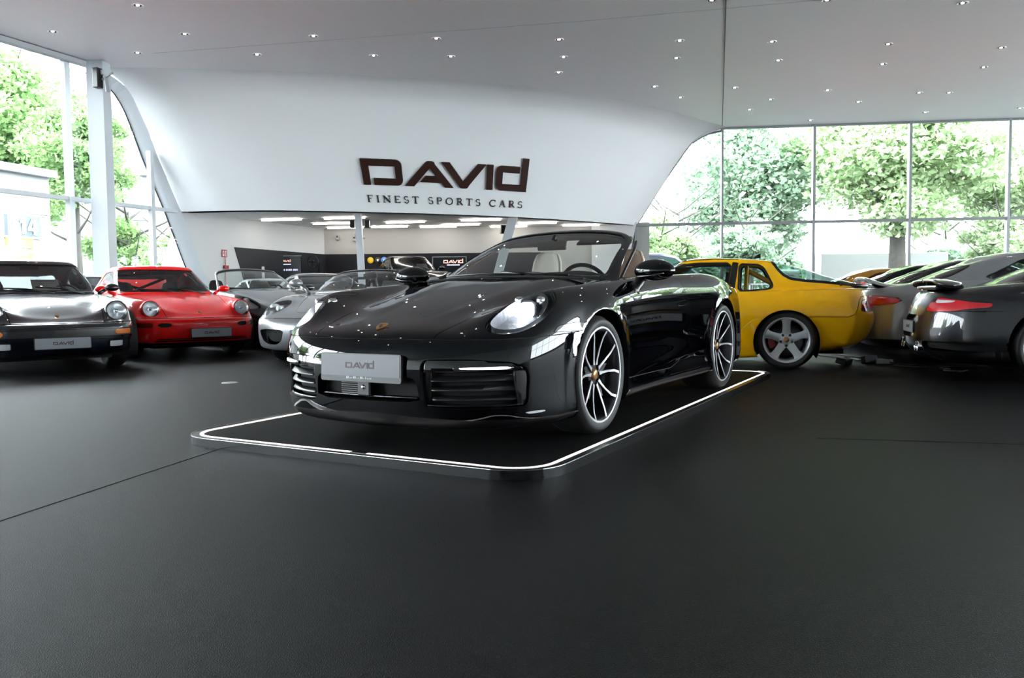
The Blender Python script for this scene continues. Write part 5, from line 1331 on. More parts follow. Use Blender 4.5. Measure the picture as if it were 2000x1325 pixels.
def classic(name, label, loc, yaw, s, paint, kind, ku=6, kv=5, sheet=None, trim=None, cage=False):
    car = thing(name, label, 'car', loc, yaw, None, s)
    M = surf(net(ROWS_CL), ku, kv)
    M = arches(M, [(0, .315, .345), (-2.272, .32, .355)], paint, car)
    _, M, _, _ = split(M, region([(-.52, -.3), (-.60, .5), (-.82, .60), (-1.6, .62), (-2.2, .52), (-2.5, .3), (-2.5, -.3)], 'xy', lambda S: .7 - S.V[:, 2]))
    bump, gap, M = seam(M, lambda S: np.maximum(S.V[:, 2] - .538, .22 - S.V[:, 0]), .008)
    put('panel_gap', gap, MT['matblack'], car, -.006)
    hood, gap, M = seam(M, region([(1.2, -.5), (1.2, .44), (.72, .445), (.45, .47), (.1, .53), (-.25, .60), (-.47, .62), (-.50, .3), (-.49, -.3)], 'xy', lambda S: .5 - S.V[:, 2]), .007)
    put('panel_gap', gap, MT['matblack'], car, -.005)
    if kind == 'g':
        vt, _, hood, = (lambda a: (a[0], a[1], a[2]))(seam(hood, region([(-.385, -.3), (-.385, .34), (-.46, .36), (-.46, -.3)], 'xy'), .004)); put('fresh_air_grille', vt, MT['black'], car, -.003)
    else:
        vt, _, hood = seam(hood, region([(-.385, -.3), (-.385, .20), (-.42, .22), (-.42, -.3)], 'xy'), .004); put('fresh_air_grille', vt, MT['black'], car, -.006)
    ho = put('hood', hood, paint, car)
    def lampcut(S):
        ax = np.array([math.cos(.16), 0, math.sin(.16)]); q = np.abs(S.V * [0, 1, 0]) + S.V * [1, 0, 1] - np.array([.600, .600, .660]); t_ = q @ ax
        return np.maximum(np.linalg.norm(q - t_[:, None] * ax, axis=1) - .106, .35 - S.V[:, 0])
    _, M, _, _ = split(M, lampcut); _, bump, _, _ = split(bump, lampcut)
    for sd in (1, -1):
        d, gap, M = seam(M, region([(-.50, .24), (-.50, .60), (-.55, .9), (-1.62, .9), (-1.66, .62), (-1.62, .40), (-1.5, .24)], 'xz', lambda S: .5 - np.abs(S.V[:, 1]), sd), .007); put('panel_gap', gap, MT['matblack'], car, -.005); D = put('door', d, paint, car)
        MB().box((-1.48, .825 * sd, .70), (.16, .025, .025)).build('door_handle', MT['black'], D, False, .006)
    put('body', M, paint, car)
    # bumper details
    def pick_(src, poly, nm, m_, off, cond=None, gapm=True):
        a, g_, b_ = seam(src, region(poly, 'yz', cond or xgt(.1)), .006); put(nm, a, m_, car, off)
        if gapm: put('lens_gap', g_, MT['matblack'], car, -.004)
        return b_
    if kind == 'g':
        st, _, bump = seam(bump, lambda S: np.maximum(np.abs(S.V[:, 2] - .435) - .040, .26 - S.V[:, 0]), .004)
        for sd in (1, -1):
            am, _, st = seam(st, lambda S: np.maximum(np.maximum(np.abs(S.V[:, 2] - .437) - .030, .52 - sd * S.V[:, 1]), sd * S.V[:, 1] - .72), .004); put('indicator', am, MT['amber'], car, .004)
        put('bumper_rubber', st, MT['trim'], car, .004)
        bright, _, bump = seam(bump, lambda S: np.maximum(np.abs(S.V[:, 2] - .505) - .012, .3 - S.V[:, 0]), .002); put('bumper_top_strip', bright, paint, car, .003)
        val, _, bump = seam(bump, lambda S: np.maximum(S.V[:, 2] - .365, .2 - S.V[:, 0]), .006)
        for sd in (1, -1):
            fl, _, val = seam(val, lambda S: np.maximum(np.maximum(np.abs(S.V[:, 2] - .31) - .033, .46 - sd * S.V[:, 1]), sd * S.V[:, 1] - .61), .006); put('fog_lamp', fl, MT['clearrib'], car, .006)
        put('front_valance', val, paint, car, -.01)
        plate(car, (.945, 0, .335), (1, 0), .52, .11, logo=.19)
    else:
        bump = pick_(bump, [(.63, .425), (.63, .480), (.86, .480), (.86, .425)], 'indicator', MT['amberdark'], .001)
        bump = pick_(bump, rnd([(.43, .425), (.43, .478), (.58, .478), (.58, .425)], 1), 'bumper_intake', MT['matblack'], -.02)
        bump = pick_(bump, [(-.3, .268), (-.3, .285), (.56, .285), (.60, .268)], 'lower_slot', MT['matblack'], -.02)
        bump = pick_(bump, [(-.3, .240), (-.3, .257), (.62, .257), (.60, .240)], 'lower_slot', MT['matblack'], -.02)
        lp, _, bump = seam(bump, lambda S: np.maximum(S.V[:, 2] - .222, .2 - S.V[:, 0]), .004); put('front_lip', lp, MT['black'], car)
        rub, _, bump = seam(bump, lambda S: np.maximum(np.abs(S.V[:, 2] - .50) - .006, .3 - S.V[:, 0]), .002); put('bumper_crease', rub, paint, car, .003)
        plate(car, (.965, .05, .345), (1, 0), .52, .11, logo=.19, label='white number plate low on the bumper')
    put('front_bumper', bump, paint, car)
    crest(car, (.665, 0, .607), (.5, 0, 1), (-1, 0, .45), .052)
    for sd in (1, -1):
        R_ = Matrix.Rotation(-.16, 3, 'Y'); c0 = Vector((.600, .600 * sd, .660))
        def lam(prof, nm, m_, par, n=40):
            b = MB().lathe(prof, n, 'X'); b.V = [tuple(R_ @ Vector(v) + c0) for v in b.V]; return b.build(nm, m_, par, True)
        hl = lam([(.108, -.20), (.116, -.06), (.1175, .0), (.113, .012), (.106, .014)], 'headlamp_ring', paint, car)
        lam([(.106, .014), (.104, .018), (.099, .016)], 'lamp_trim', MT['gunmetal'], hl)
        lam([(.099, .016), (.085, .030), (.05, .042), (0, .047)], 'lamp_glass', MT['lens'], hl)
        lam([(.098, .012), (.085, -.02), (.05, -.05), (.024, -.06)], 'lamp_bowl', MT['hlglass'], hl); lam([(.026, -.06), (.024, -.01), (0, 0)], 'bulb', MT['reflector'], hl, 16)
        z_ = .83; mirror(car, -.72, .86 * sd, .93, paint if kind != 'g' else MT['black'], (.075, .035), .085, (.055, .045), (-.66, .70 * sd, .86))
        g = MB(); g.box((-.05, .30 * sd, .0), (0, 0, 0)) if False else None
    greenhouse(car, GH_CL, paint, WIN_CL, MT['cglass'], ku, kv)
    cabin(car, -.55, -2.35, .60, .86, ((-1.42, .34), (-1.42, -.34)), wheelx=-.92, wz=.80)
    for a, b_ in (((-.48, .18, .865), (-.62, -.40, .93)), ((-.49, .50, .86), (-.60, .0, .94))):
        MB().tube([a, tuple((Vector(a) + Vector(b_)) / 2 + Vector((.02, 0, .02))), b_], .009, 6).build('wiper', MT['black'], car, True)
    MB().box((-1.02, 0, 1.175), (.03, .20, .055)).bar((-1.02, 0, 1.19), (-1.05, 0, 1.26), .02, .015).build('rear_view_mirror', MT['black'], car, False, .01)
    if cage:
        MB().tube([(-1.75, .5, .70), (-2.0, 0, .95), (-2.2, -.45, 1.12)], .024, 8).tube([(-1.75, -.5, .70), (-2.0, 0, .95), (-2.2, .45, 1.12)], .024, 8).tube([(-1.7, .52, .5), (-1.72, .48, 1.15), (-1.72, -.48, 1.15), (-1.7, -.52, .5)], .024, 8).build('roll_cage', MT['greyint'], car, True)
    if sheet: price_sheet(car, sheet[0], sheet[1])
    for x, y, wd, r in ((0, .69, .205, .312), (-2.272, .70, .235, .316)):
        for sd in (1, -1): wheel(car, x, y * sd, r, wd, .215, 'five', sd)
    underbody(car, 2.272)
    return car
MT['amberdark'] = mat('deep_amber_lens', (.16, .015, .003), .15, coat=.9)
MT['bluepaint'] = mat('dark_blue_car_paint', (.0015, .0025, .007), .25, 0, coat=1)
MT['redpaint'] = mat('bright_red_car_paint', (.82, .007, .006), .40, 0, coat=.75, spec=.1)
classic('vintage_coupe', 'dark blue vintage coupe with round headlamps at the far left', (-5.603, 9.855, 0), math.radians(-51.4), 1.064, MT['bluepaint'], 'g', sheet=((-.80, .15, .905), 0.0))
classic('vintage_coupe', 'bright red coupe with round headlamps and roll cage, left of the black car', (-4.842, 12.054, 0), math.radians(-49.9), 1.053, MT['redpaint'], '964', cage=True)

# ---------------------------------------------------------------- modern rear-engined cars
ROWS_997 = [tuple([r[0] * .97, r[1] * .965, r[2] * .97, r[3] * .965, [(a * .965, b * .985) for a, b in r[4]], [(a * .965, b) for a, b in r[5]]]) for r in ROWS_992]
GH_997 = [
 (-.36, -2.85, .42, .55, [(-.3, .66), (-.8, .70), (-1.6, .71), (-2.1, .68), (-2.5, .58), (-3, .5)], [(-.3, .885), (-.9, .90), (-1.6, .915), (-2.3, .93), (-2.6, .93), (-3, .86)]),
 (-.60, -2.68, .38, .55, [(-.5, .64), (-.9, .675), (-1.6, .68), (-2.1, .62), (-2.5, .52)], [(0, 1.0), (-1.9, 1.01), (-2.4, 1.0), (-2.8, .93)]),
 (-.85, -2.50, .34, .55, [(-.6, .60), (-1.1, .63), (-1.6, .63), (-2.1, .55), (-2.5, .46)], [(0, 1.12), (-1.8, 1.12), (-2.2, 1.09), (-2.6, 1.01)]),
 (-1.10, -2.30, .28, .5, [(-.9, .55), (-1.3, .575), (-1.7, .565), (-2.2, .46)], [(-.9, 1.21), (-1.4, 1.232), (-1.8, 1.21), (-2.1, 1.16), (-2.4, 1.08)]),
 (-1.17, -2.2, .26, .45, [(-.9, .48), (-1.4, .50), (-2.2, .40)], [(-1, 1.25), (-1.2, 1.262), (-1.5, 1.275), (-1.8, 1.255), (-2.2, 1.14)]),
 (-1.25, -2.1, .2, .3, [(-.9, .24), (-2.2, .2)], [(-1.1, 1.272), (-1.5, 1.295), (-1.8, 1.275), (-2.1, 1.20)]),
 (-1.32, -2.0, .15, .2, [(0, 0), (-4, 0)], [(-1.2, 1.282), (-1.5, 1.30), (-1.8, 1.28), (-2.0, 1.24)]),
]
WIN_997 = [('windscreen', [(-2, .35), (4.0, .35), (4.4, .7), (4.3, 2.4), (3.9, 3.0), (-2, 3.1)]), ('side', [(5.1, .35), (10.6, .40), (11.4, .9), (10.6, 1.9), (9.4, 2.75), (5.4, 2.72), (4.95, 2.2)]), ('rear_window', [(13.9, .5), (20, .5), (20, 2.9), (14.2, 2.9), (13.6, 2.3), (13.5, .9)])]
def modern(name, label, loc, yaw, s, paint, roof=True, wing=None, rear=0, front=0, ku=6, kv=5, group=None, glassm=None, rim='five', sheet=None):
    car = thing(name, label, 'car', loc, yaw, group, s)
    M = surf(net(ROWS_997), ku, kv)
    M = arches(M, [(0, .335, .365), (-2.35, .345, .380)], paint, car)
    _, M, _, _ = split(M, region([(-.47, -.3), (-.52, .5), (-.74, .66), (-1.6, .70), (-2.1, .60), (-2.3, .3), (-2.3, -.3)], 'xy', lambda S: .7 - S.V[:, 2]))
    # rear
    if rear:
        tl = [(.44, .672), (.50, .80), (.60, .805), (.76, .785), (.92, .742), (.87, .705), (.77, .672), (.60, .664)] if rear > 1 else [(.48, .672), (.52, .785), (.72, .785), (.86, .755), (.86, .69), (.74, .668)]
        for sd in (1, -1):
            f = region(rnd(tl, 1, .12), 'yz', lambda S: np.maximum(S.V[:, 0] + (2.86 if rear > 1 else 2.95), -sd * S.V[:, 1]))
            a, g_, M = seam(M, f, .006); o = put('tail_lamp', a, MT['redlens'], car, .003); put('lamp_gap', g_, MT['matblack'], car, -.004)
            cl, _, _, _ = split(a, region([(.56, .752), (.56, .785), (.74, .776), (.80, .752)], 'yz')); put('reversing_lens', cl, MT['clearrib'], o, .006)
            sm, _, _, _ = split(a, region([(.47, .757), (.50, .80), (.56, .80), (.56, .757)], 'yz')); put('smoked_lens', sm, MT['marker'], o, .006)
        lidr, g_, M = seam(M, region(rnd([(-2.62, -.3), (-2.62, .44), (-3.0, .50), (-3.20, .44), (-3.26, .3), (-3.26, -.3)], 1, .1), 'xy', lambda S: .8 - S.V[:, 2]), .006); put('engine_lid', lidr, paint, car); put('panel_gap', g_, MT['matblack'], car, -.005)
        bl, g_, M = seam(M, lambda S: np.maximum(np.abs(S.V[:, 2] - .675) - .002, S.V[:, 0] + 2.72), .004); put('panel_gap', bl, MT['matblack'], car, -.003)
        if rear > 1:
            sR = region(rnd([(.50, .285), (.47, .375), (.90, .385), (.92, .300), (.86, .285)], 1, .12), 'yz', lambda S: S.V[:, 0] + 2.7)
            a, M, _, cb = split(M, sR); 
            for sd in (1, -1):
                wallstrip('vent_edge', M, [(i, j) for i, j in cb if M.V[i][1] * sd > 0], lambda p, n: (p[0] + .06, p[1] * .985, p[2]), paint, car); put('bumper_vent', split(a, lambda S: -sd * S.V[:, 1])[0], MT['matblack'], car, -.05)
                h_, _, _, _ = split(a, lambda S: np.maximum(-sd * S.V[:, 1], np.abs(S.V[:, 2] - .338) - .007)); o = put('vent_bar', h_, paint, car, -.004)
            a, M, _, cb = split(M, region([(-.4, .40), (.36, .40), (.30, .60), (.2, .63), (-.4, .63)], 'yz', lambda S: S.V[:, 0] + 2.9, 0)); wallstrip('plate_recess_edge', M, cb, lambda p, n: (p[0] + .05, p[1] * .98, p[2]), paint, car); put('plate_recess', a, paint, car, -.05)
            df, _, M = seam(M, region([(-.4, .10), (.62, .10), (.48, .30), (-.4, .30)], 'yz', lambda S: S.V[:, 0] + 2.9), .005); put('diffuser', df, MT['black'], car, -.006)
            for sd in (1, -1): MB().lathe([(.048, .0), (.052, -.05), (.052, -.06), (.044, -.06), (.040, .05)], 24, 'X', (-3.36, .42 * sd, .315)).lathe([(.048, .0), (.052, -.05), (.052, -.06), (.044, -.06), (.040, .05)], 24, 'X', (-3.36, .31 * sd, .315)).build('exhaust', MT['chrome'], car, True)
        else:
            lo, _, M = seam(M, lambda S: np.maximum(S.V[:, 2] - .265, S.V[:, 0] + 2.75), .005); put('rear_apron', lo, MT['black'], car, -.006)
            for sd in (1, -1): MB().lathe([(.04, .0), (.045, -.05), (.036, -.05), (.034, .04)], 20, 'X', (-3.36, .40 * sd, .27)).build('exhaust', MT['chrome'], car, True)
        plate(car, (-3.462 if rear < 2 else -3.43, 0, .505), (-1, 0), .52, .11, label='white number plate on the tail')
    if front:
        HLp = rnd([(.56, .645), (.60, .61), (.70, .600), (.80, .63), (.82, .70), (.78, .765), (.70, .79), (.62, .765), (.565, .71)], 1)
        a, M, _, _ = split(M, region(HLp, 'yz', xgt(.1)))
        for sd in (1, -1):
            L, _, _, _ = split(a, lambda S: -sd * S.V[:, 1]); o = put('headlight', L, MT['lens'], car, .002)
            _, rg, _, _ = split(L, lambda S: psdf(HLp, np.stack([np.abs(S.V[:, 1]), S.V[:, 2]], 1)) + .02); put('lamp_rim', rg, MT['chrome'], o, -.01); put('lamp_bowl', L, MT['lampbowl'], o, -.05)
            MB().lathe([(0, .08), (.035, .075), (.05, .05), (.05, 0)], 20, 'X', (.50, .70 * sd, .72)).lathe([(0, .08), (.028, .075), (.04, .05), (.04, 0)], 20, 'X', (.56, .66 * sd, .645)).build('projector', MT['hlglass'], o, True)
        for (pp, nm) in (([(.40, .25), (.40, .39), (.80, .37), (.80, .26)], 'bumper_intake'), ([(-.4, .235), (-.4, .37), (.33, .37), (.30, .235)], 'bumper_intake')):
            q, M, _, cb = split(M, region(rnd(pp, 1, .1), 'yz', xgt(.3))); wallstrip('intake_edge', M, cb, lambda p, n: (p[0] - .04, p[1], p[2]), paint, car); put(nm, q, MT['matblack'], car, -.04)
            sl, _, _, _ = split(q, lambda S: np.abs(S.V[:, 2] - .31) - .008); put('intake_slat', sl, MT['gunmetal'], car, -.02)
        hood, g_, M = seam(M, region([(.90, -.5), (.90, .38), (.6, .44), (.2, .52), (-.3, .62), (-.42, .58), (-.40, -.3)], 'xy', lambda S: .5 - S.V[:, 2]), .006); put('panel_gap', g_, MT['matblack'], car, -.004); put('hood', hood, paint, car)
    for sd in (1, -1):
        d, g_, M = seam(M, region([(-.42, .26), (-.43, .60), (-.5, .98), (-1.55, .98), (-1.62, .68), (-1.58, .45), (-1.4, .28)], 'xz', lambda S: .55 - np.abs(S.V[:, 1]), sd), .006); put('panel_gap', g_, MT['matblack'], car, -.005); put('door', d, paint, car)
        mirror(car, -.72, .93 * sd, .93, paint, (.085, .04), .115, (.06, .05), (-.60, .80 * sd, .84))
    put('body', M, paint, car)
    base = [(-.40, 0, .900), (-.41, .18, .898), (-.435, .36, .893), (-.49, .52, .887), (-.58, .645, .878), (-.66, .695, .868)]
    top = [(-1.20, 0, 1.270), (-1.197, .16, 1.267), (-1.185, .32, 1.256), (-1.165, .44, 1.236), (-1.14, .52, 1.206), (-1.11, .56, 1.17)]
    if roof: greenhouse(car, GH_997, paint, WIN_997, glassm or MT['dglass'], ku, kv)
    else:
        windscreen(car, base, top, paint)
        MB().box((-1.02, 0, 1.15), (.03, .20, .06)).build('rear_view_mirror', MT['black'], car, False, .01)
    cabin(car, -.52, -2.25, .64, .90, ((-1.45, .36), (-1.45, -.36)), wheelx=-.86, wz=.82, h=.62, zs=.03)
    if wing == 'turbo':
        G = [[(-3.02, 0, .965), (-3.02, .35, .960), (-3.06, .56, .945), (-3.14, .66, .925)], [(-3.17, 0, .992), (-3.17, .35, .987), (-3.19, .58, .968), (-3.22, .675, .935)], [(-3.30, 0, .995), (-3.30, .35, .990), (-3.295, .57, .972), (-3.27, .655, .94)]]
        G = np.transpose(np.array(G), (1, 0, 2)); W = surf(G, 8, 4, 'mir', 'lin', 'lin'); o = mesh_obj('rear_wing', W.V, W.F, paint, car, True); s_ = o.modifiers.new('thickness', 'SOLIDIFY'); s_.thickness = .032; s_.offset = -1
        MB().box((-3.13, .30, .93), (.16, .05, .10)).box((-3.13, -.30, .93), (.16, .05, .10)).build('wing_post', MT['gunmetal'], o, False, .008)
        MB().box((-3.14, 0, .905), (.26, .95, .05)).build('wing_base', paint, o, False, .02)
    elif wing == 'duck':
        G = [[(-2.75, 0, .935), (-2.78, .35, .925), (-2.85, .50, .905), (-2.95, .58, .88)], [(-3.05, 0, .935), (-3.05, .38, .93), (-3.08, .55, .915), (-3.12, .62, .895)], [(-3.30, 0, 1.02), (-3.30, .38, 1.01), (-3.29, .58, .985), (-3.25, .67, .93)], [(-3.30, 0, .96), (-3.30, .38, .95), (-3.28, .56, .93), (-3.24, .64, .90)], [(-3.20, 0, .88), (-3.20, .36, .875), (-3.18, .52, .865), (-3.14, .58, .86)]]
        G = np.transpose(np.array(G), (1, 0, 2)); W = surf(G, 8, 5, 'mir', 'lin', 'lin'); put('rear_spoiler', W, paint, car)
    if sheet: price_sheet(car, sheet[0], sheet[1], .30, .21, .95)
    for x, y, wd, r in ((0, .76, .235, .322), (-2.35, .755, .30, .335)):
        for sd in (1, -1): wheel(car, x, y * sd, r, wd, .262, rim, sd, m1=MT['alu'])
    underbody(car, 2.35)
    return car
MT['turbogrey'] = flake('dark_grey_metallic', (.010, .0105, .013), (.024, .025, .029), .75, .32)
MT['silver'] = flake('silver_metallic', (.20, .205, .22), (.28, .285, .305), .45, .33)
MT['greycar'] = flake('mid_grey_metallic', (.06, .063, .07), (.10, .104, .112), .5, .33)
MT['nightblue'] = mat('black_blue_car_paint', (.003, .004, .007), .25, .2, coat=1)
MT['darkcar'] = mat('dark_metallic_car_paint', (.008, .009, .011), .25, .5, coat=1)
MT['whitecar'] = mat('white_car_paint', (.30, .31, .32), .3, coat=1)
MT['yellow'] = mat('yellow_car_paint', (.85, .42, .0), .40, coat=.7, spec=.1)
MT['orangecar'] = mat('orange_yellow_car_paint', (.30, .13, .002), .3, coat=1)

TZ = (7.2, 7.25); TY = math.radians(-16)
modern('sports_coupe', 'dark grey metallic coupe with rear wing and red tail lamp at the right edge', (7.20, 7.42, 0), TY, .96, MT['turbogrey'], True, 'turbo', 2, 0, 8, 7)
RV = (.52, 2.25)
def rowpos(k, j=0): return (7.12 + RV[0] * k - .0 + j * math.cos(TY), 7.35 + RV[1] * k + j * math.sin(TY), 0)
modern('sports_coupe', 'silver grey coupe with upswept tail spoiler behind the dark grey one', rowpos(1), TY, 1.0, MT['silver'], True, 'duck', 1, 0)
modern('sports_coupe', 'dark coupe in the right row, third from the front of the row', rowpos(2, .1), TY, 1.0, MT['darkcar'], True, None, 1, 0, 5, 4)
modern('sports_coupe', 'black coupe in the right row, fourth from the front of the row', rowpos(3, .1), TY, 1.0, MT['bpaint'], True, None, 1, 0, 5, 4)
modern('sports_coupe', 'orange yellow car showing its rear deck behind the yellow hatchback', rowpos(4, -.2), TY, 1.0, MT['orangecar'], True, None, 1, 0, 5, 4)
modern('sports_coupe', 'red car farthest back in the right row, its top just showing', rowpos(5, .2), TY, 1.0, MT['redpaint'], True, None, 1, 0, 5, 4)
modern('open_roadster', 'dark blue open roadster with oval headlights between the red and silver cars', (-4.10, 14.24, 0), math.radians(-50), 1.08, MT['nightblue'], False, None, 0, 1, sheet=((-.70, .10, .93), 0))
modern('sports_coupe', 'silver grey coupe behind the open dark roadster', (-3.2, 16.75, 0), math.radians(-50), 1.04, MT['greycar'], True, None, 0, 1, glassm=MT['cglass'])
modern('sports_coupe', 'white coupe seen through the dark roadster windscreen', (-5.0, 18.9, 0), math.radians(-50), 1.0, MT['whitecar'], True, None, 0, 1, 5, 4, glassm=MT['cglass'])
modern('sports_coupe', 'white coupe between the dark blue and red cars near the left windows', (-8.0, 15.6, 0), math.radians(-50), 1.05, MT['whitecar'], True, None, 0, 1, 5, 4, glassm=MT['cglass'])
st_ = thing('car_stand', 'low black stand under the black coupe in the back room', 'stand', (-3.05, 23.95, 0), math.radians(-65))
MB().box((0, 0, .35), (4.4, 2.0, .70)).build('deck', MT['matblack'], st_, False, .03); MB().box((0, 0, .03), (4.0, 1.7, .06)).build('foot', MT['frame'], st_)
classic('vintage_coupe', 'black vintage coupe raised on a stand in the back room', (-2.49, 22.90, .70), math.radians(-65), 1.0, MT['bpaint'], '964', 5, 4, sheet=((-.72, .28, .92), 0))
# ---------------------------------------------------------------- yellow hatchback coupe (origin under the rear axle)
ROWS_968 = [
 (3.05, -.72, .5, .3, [(4, .58), (-1, .58)], [(4, .17), (.6, .17), (-1, .22)]),
 (3.15, -.83, .6, .36, [(3, .76), (2.4, .80), (1.2, .79), (.4, .80), (0, .81), (-.5, .78)], [(3.3, .18), (2, .14), (.5, .125), (.38, .13), (-.38, .215), (-.9, .31)]),
 (3.25, -.90, .65, .36, [(3, .80), (2.4, .845), (1.2, .82), (.4, .845), (0, .865), (-.5, .83)], [(4, .34), (0, .34), (-1, .37)]),
 (3.28, -.955, .65, .36, [(3, .81), (2.4, .855), (1.2, .83), (.4, .86), (0, .878), (-.5, .84)], [(4, .50), (-1, .545)]),
 (3.22, -.925, .65, .36, [(3, .79), (2.4, .85), (1.2, .832), (.4, .86), (0, .878), (-.5, .84)], [(4, .58), (2.4, .62), (0, .65), (-1, .645)]),
 (3.12, -.885, .65, .36, [(3, .74), (2.4, .83), (1.2, .825), (.4, .835), (0, .845), (-.5, .81)], [(3.2, .62), (2.4, .72), (1.2, .755), (0, .765), (-1, .765)]),
 (3.0, -.85, .62, .34, [(2.6, .70), (2.2, .78), (1.2, .785), (.4, .79), (0, .775), (-.5, .73)], [(3.0, .65), (2.4, .77), (1.8, .815), (1.2, .83), (0, .845), (-1, .845)]),
 (2.8, -.83, .6, .34, [(2.6, .55), (2, .68), (1.2, .71), (.4, .71), (0, .685), (-.5, .64)], [(2.9, .68), (2.4, .76), (1.9, .83), (1.2, .845), (0, .86), (-.4, .875), (-1, .872)]),
 (2.5, -.78, .5, .3, [(2.6, .3), (-1, .34)], [(2.5, .76), (2, .84), (1.2, .85), (0, .86), (-1, .86)]),
 (2.3, -.7, .3, .3, [(4, 0), (-4, 0)], [(2.5, .79), (2, .85), (0, .86), (-1, .86)]),
]
_hz = [(-.86, .90), (-.60, .963), (-.31, 1.085), (.03, 1.17), (.18, 1.215), (.50, 1.243), (.80, 1.260), (1.0, 1.255), (1.16, 1.22)]
def _top(d, lo=1.16): return [(x, z - d) for x, z in _hz]
GH_968 = [
 (1.98, -.86, .40, .35, [(2, .64), (1.4, .69), (.5, .70), (0, .68), (-.5, .62)], [(2, .85), (1.2, .842), (.3, .85), (-.86, .885)]),
 (1.76, -.84, .36, .33, [(2, .62), (1.4, .67), (.5, .68), (0, .655), (-.5, .61)], [(2, .95), (1.2, .955), (.3, .955), (0, .955), (-.3, .945), (-.86, .905)]),
 (1.50, -.72, .32, .33, [(1.5, .60), (1.2, .625), (.5, .64), (0, .605), (-.5, .56)], [(1.6, 1.06), (1, 1.075), (.3, 1.075), (.05, 1.06), (-.2, 1.02), (-.5, .975), (-.75, .94)]),
 (1.27, -.50, .28, .33, [(1.2, .55), (.5, .58), (0, .54), (-.4, .49)], [(1.3, 1.15), (1.1, 1.18), (.9, 1.19), (.4, 1.18), (.16, 1.155), (0, 1.115), (-.25, 1.055), (-.5, 1.0)]),
 (1.20, -.35, .26, .3, [(1.2, .48), (.5, .51), (-.4, .43)], [(1.22, 1.195), (1.05, 1.225), (.8, 1.235), (.4, 1.215), (.17, 1.195), (0, 1.145), (-.35, 1.055)]),
 (1.12, -.25, .2, .2, [(1.2, .24), (-.4, .22)], _top(.005)),
 (1.02, -.15, .15, .2, [(0, 0), (2, 0)], _top(0)),
]
